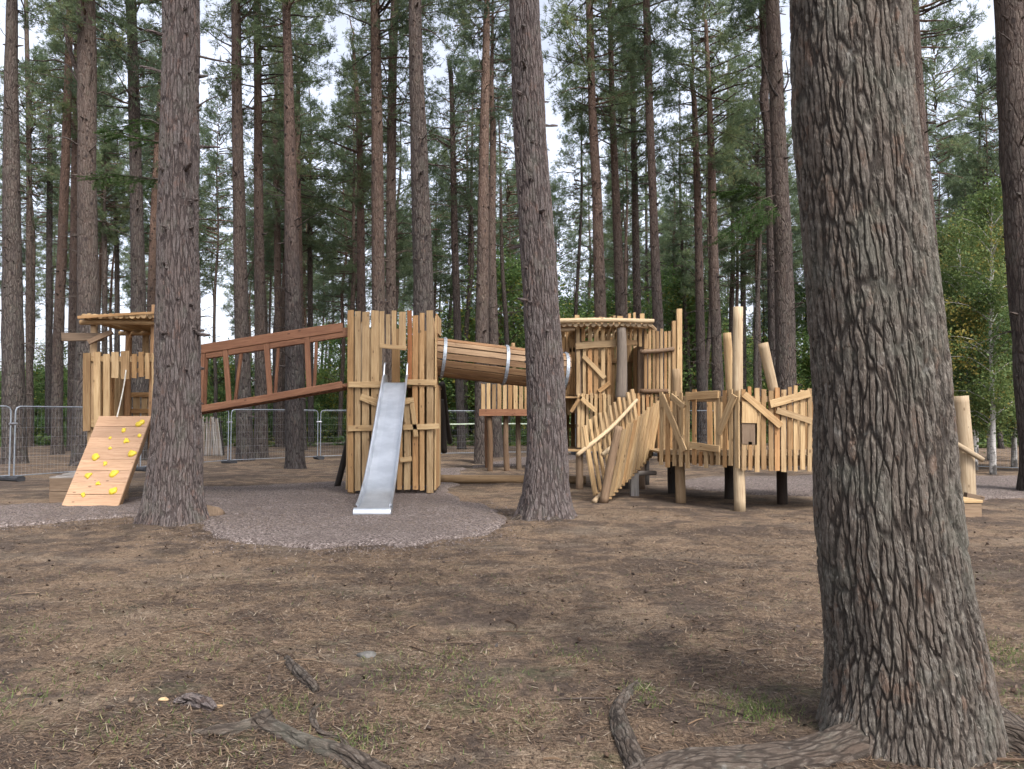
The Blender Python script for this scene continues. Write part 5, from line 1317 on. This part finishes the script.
# thick log post with rail and step
random.seed(52); LP = thing('log_post', tuple(gnd(966, 498)), 'thick leaning peeled log post with a slanting rail, right of the huge trunk', 'post')
mb = MB(); p, q = gnd(966, 499), at(960, 396, gnd(966, 499)[1]); p[2] -= .1; tube(mb, [p, p * .45 + q * .55 + V(.03, 0, 0), q], [.185, .16, .15], 20, .15, .04); part('post', mb, M['wood_b'], LP, True)
Yq = gnd(966, 499)[1]; mb = MB(); log(mb, at(925, 424, Yq - .25), at(983, 460, Yq - .25), .06, .05); part('rail', mb, M['wood_b'], LP, True)
sb = gnd(950, 517); SB = thing('step_block', (sb[0], sb[1], tz(sb[0], sb[1])), 'low wooden step box on the ground beside the thick log post', 'step')
mb = MB(); w0, w1 = sb[0] - .5, (979 - CX) / FPX * sb[1]; d1 = 1.1
for k in range(3): plank(mb, V(w0, sb[1] + .12 + k * .3, .25), V(w1, sb[1] + .12 + k * .3, .25), .29, .05, (0, 0, 1), .01, tone=.8, slant=0)
part('top', mb, M['wood'], SB)
mb = MB(); plank(mb, V(w0, sb[1] + .01, .105), V(w1 - .01, sb[1] + .01, .105), .22, .04, (0, -1, 0), .01, tone=.8, slant=0); plank(mb, V(w1 - .03, sb[1] + .03, .105), V(w1 - .03, sb[1] + .85, .105), .22, .04, (1, 0, 0), .01, tone=.3); part('sides', mb, M['wood_brown'], SB)
mb = MB(); pw = gnd(962, 500); plank(mb, V(pw[0] - .2, pw[1] - .45, .14), V(pw[0] + .12, pw[1] - .45, .05), .13, .12, (0, -1, 0), .3, tone=.5); part('wedge', mb, M['wood_brown'], SB)

# ------------------------------------------------------------------ light, sky, camera
world = bpy.data.worlds.new('World'); scene.world = world; world.use_nodes = True
nt = world.node_tree; nt.nodes.clear(); g = G(nt)
EL, AZ = R(50), R(150)     # soft light from behind the camera, to the right
sky = g.n('ShaderNodeTexSky', sky_type='NISHITA', sun_disc=False, sun_elevation=EL, sun_rotation=AZ, air_density=1.0, dust_density=4.0, ozone_density=1.0)
hs = g.n('ShaderNodeHueSaturation', ins={'Saturation': .25, 'Color': sky.outputs[0]})
tc = g.n('ShaderNodeTexCoord').outputs['Generated']
cl = g.noise(g.vmul(tc, (2, 2, 5)), 1.3, 6, .55)
cc = g.mix(1., hs.outputs[0], g.ramp(cl, [(.3, (.8, .84, .95)), (.62, (1.15, 1.17, 1.27))]), 'MULTIPLY')
bg = g.n('ShaderNodeBackground', ins={'Color': cc, 'Strength': .125}); g.n('ShaderNodeOutputWorld', ins={'Surface': bg.outputs[0]})
sun = bpy.data.lights.new('sun', 'SUN'); sun.energy = 1.5; sun.angle = R(14); sun.color = (1, .96, .9)
so = bpy.data.objects.new('sun', sun); col.objects.link(so)
d = Vector((math.sin(AZ) * math.cos(EL), math.cos(AZ) * math.cos(EL), math.sin(EL)))
so.rotation_euler = d.to_track_quat('Z', 'Y').to_euler(); so.location = (10, -20, 30)

cam = bpy.data.cameras.new('camera'); cam.sensor_width = 36; cam.lens = 36 * FPX / 1024; cam.clip_end = 1500; cam.clip_start = .05
co = bpy.data.objects.new('camera', cam); col.objects.link(co); co.location = (0, 0, CAMH); co.rotation_euler = (math.pi / 2 + PITCH, 0, 0); scene.camera = co
scene.view_settings.view_transform = 'Standard'; scene.view_settings.look = 'None'; scene.view_settings.gamma = 1
scene.view_settings.exposure = 1.52
scene.render.engine = 'CYCLES'
c = scene.cycles; c.max_bounces = 4; c.diffuse_bounces = 3; c.glossy_bounces = 2; c.transmission_bounces = 3; c.use_denoising = True; c.use_adaptive_sampling = True; c.adaptive_threshold = .02
try: c.denoiser = 'OPENIMAGEDENOISE'
except Exception: pass
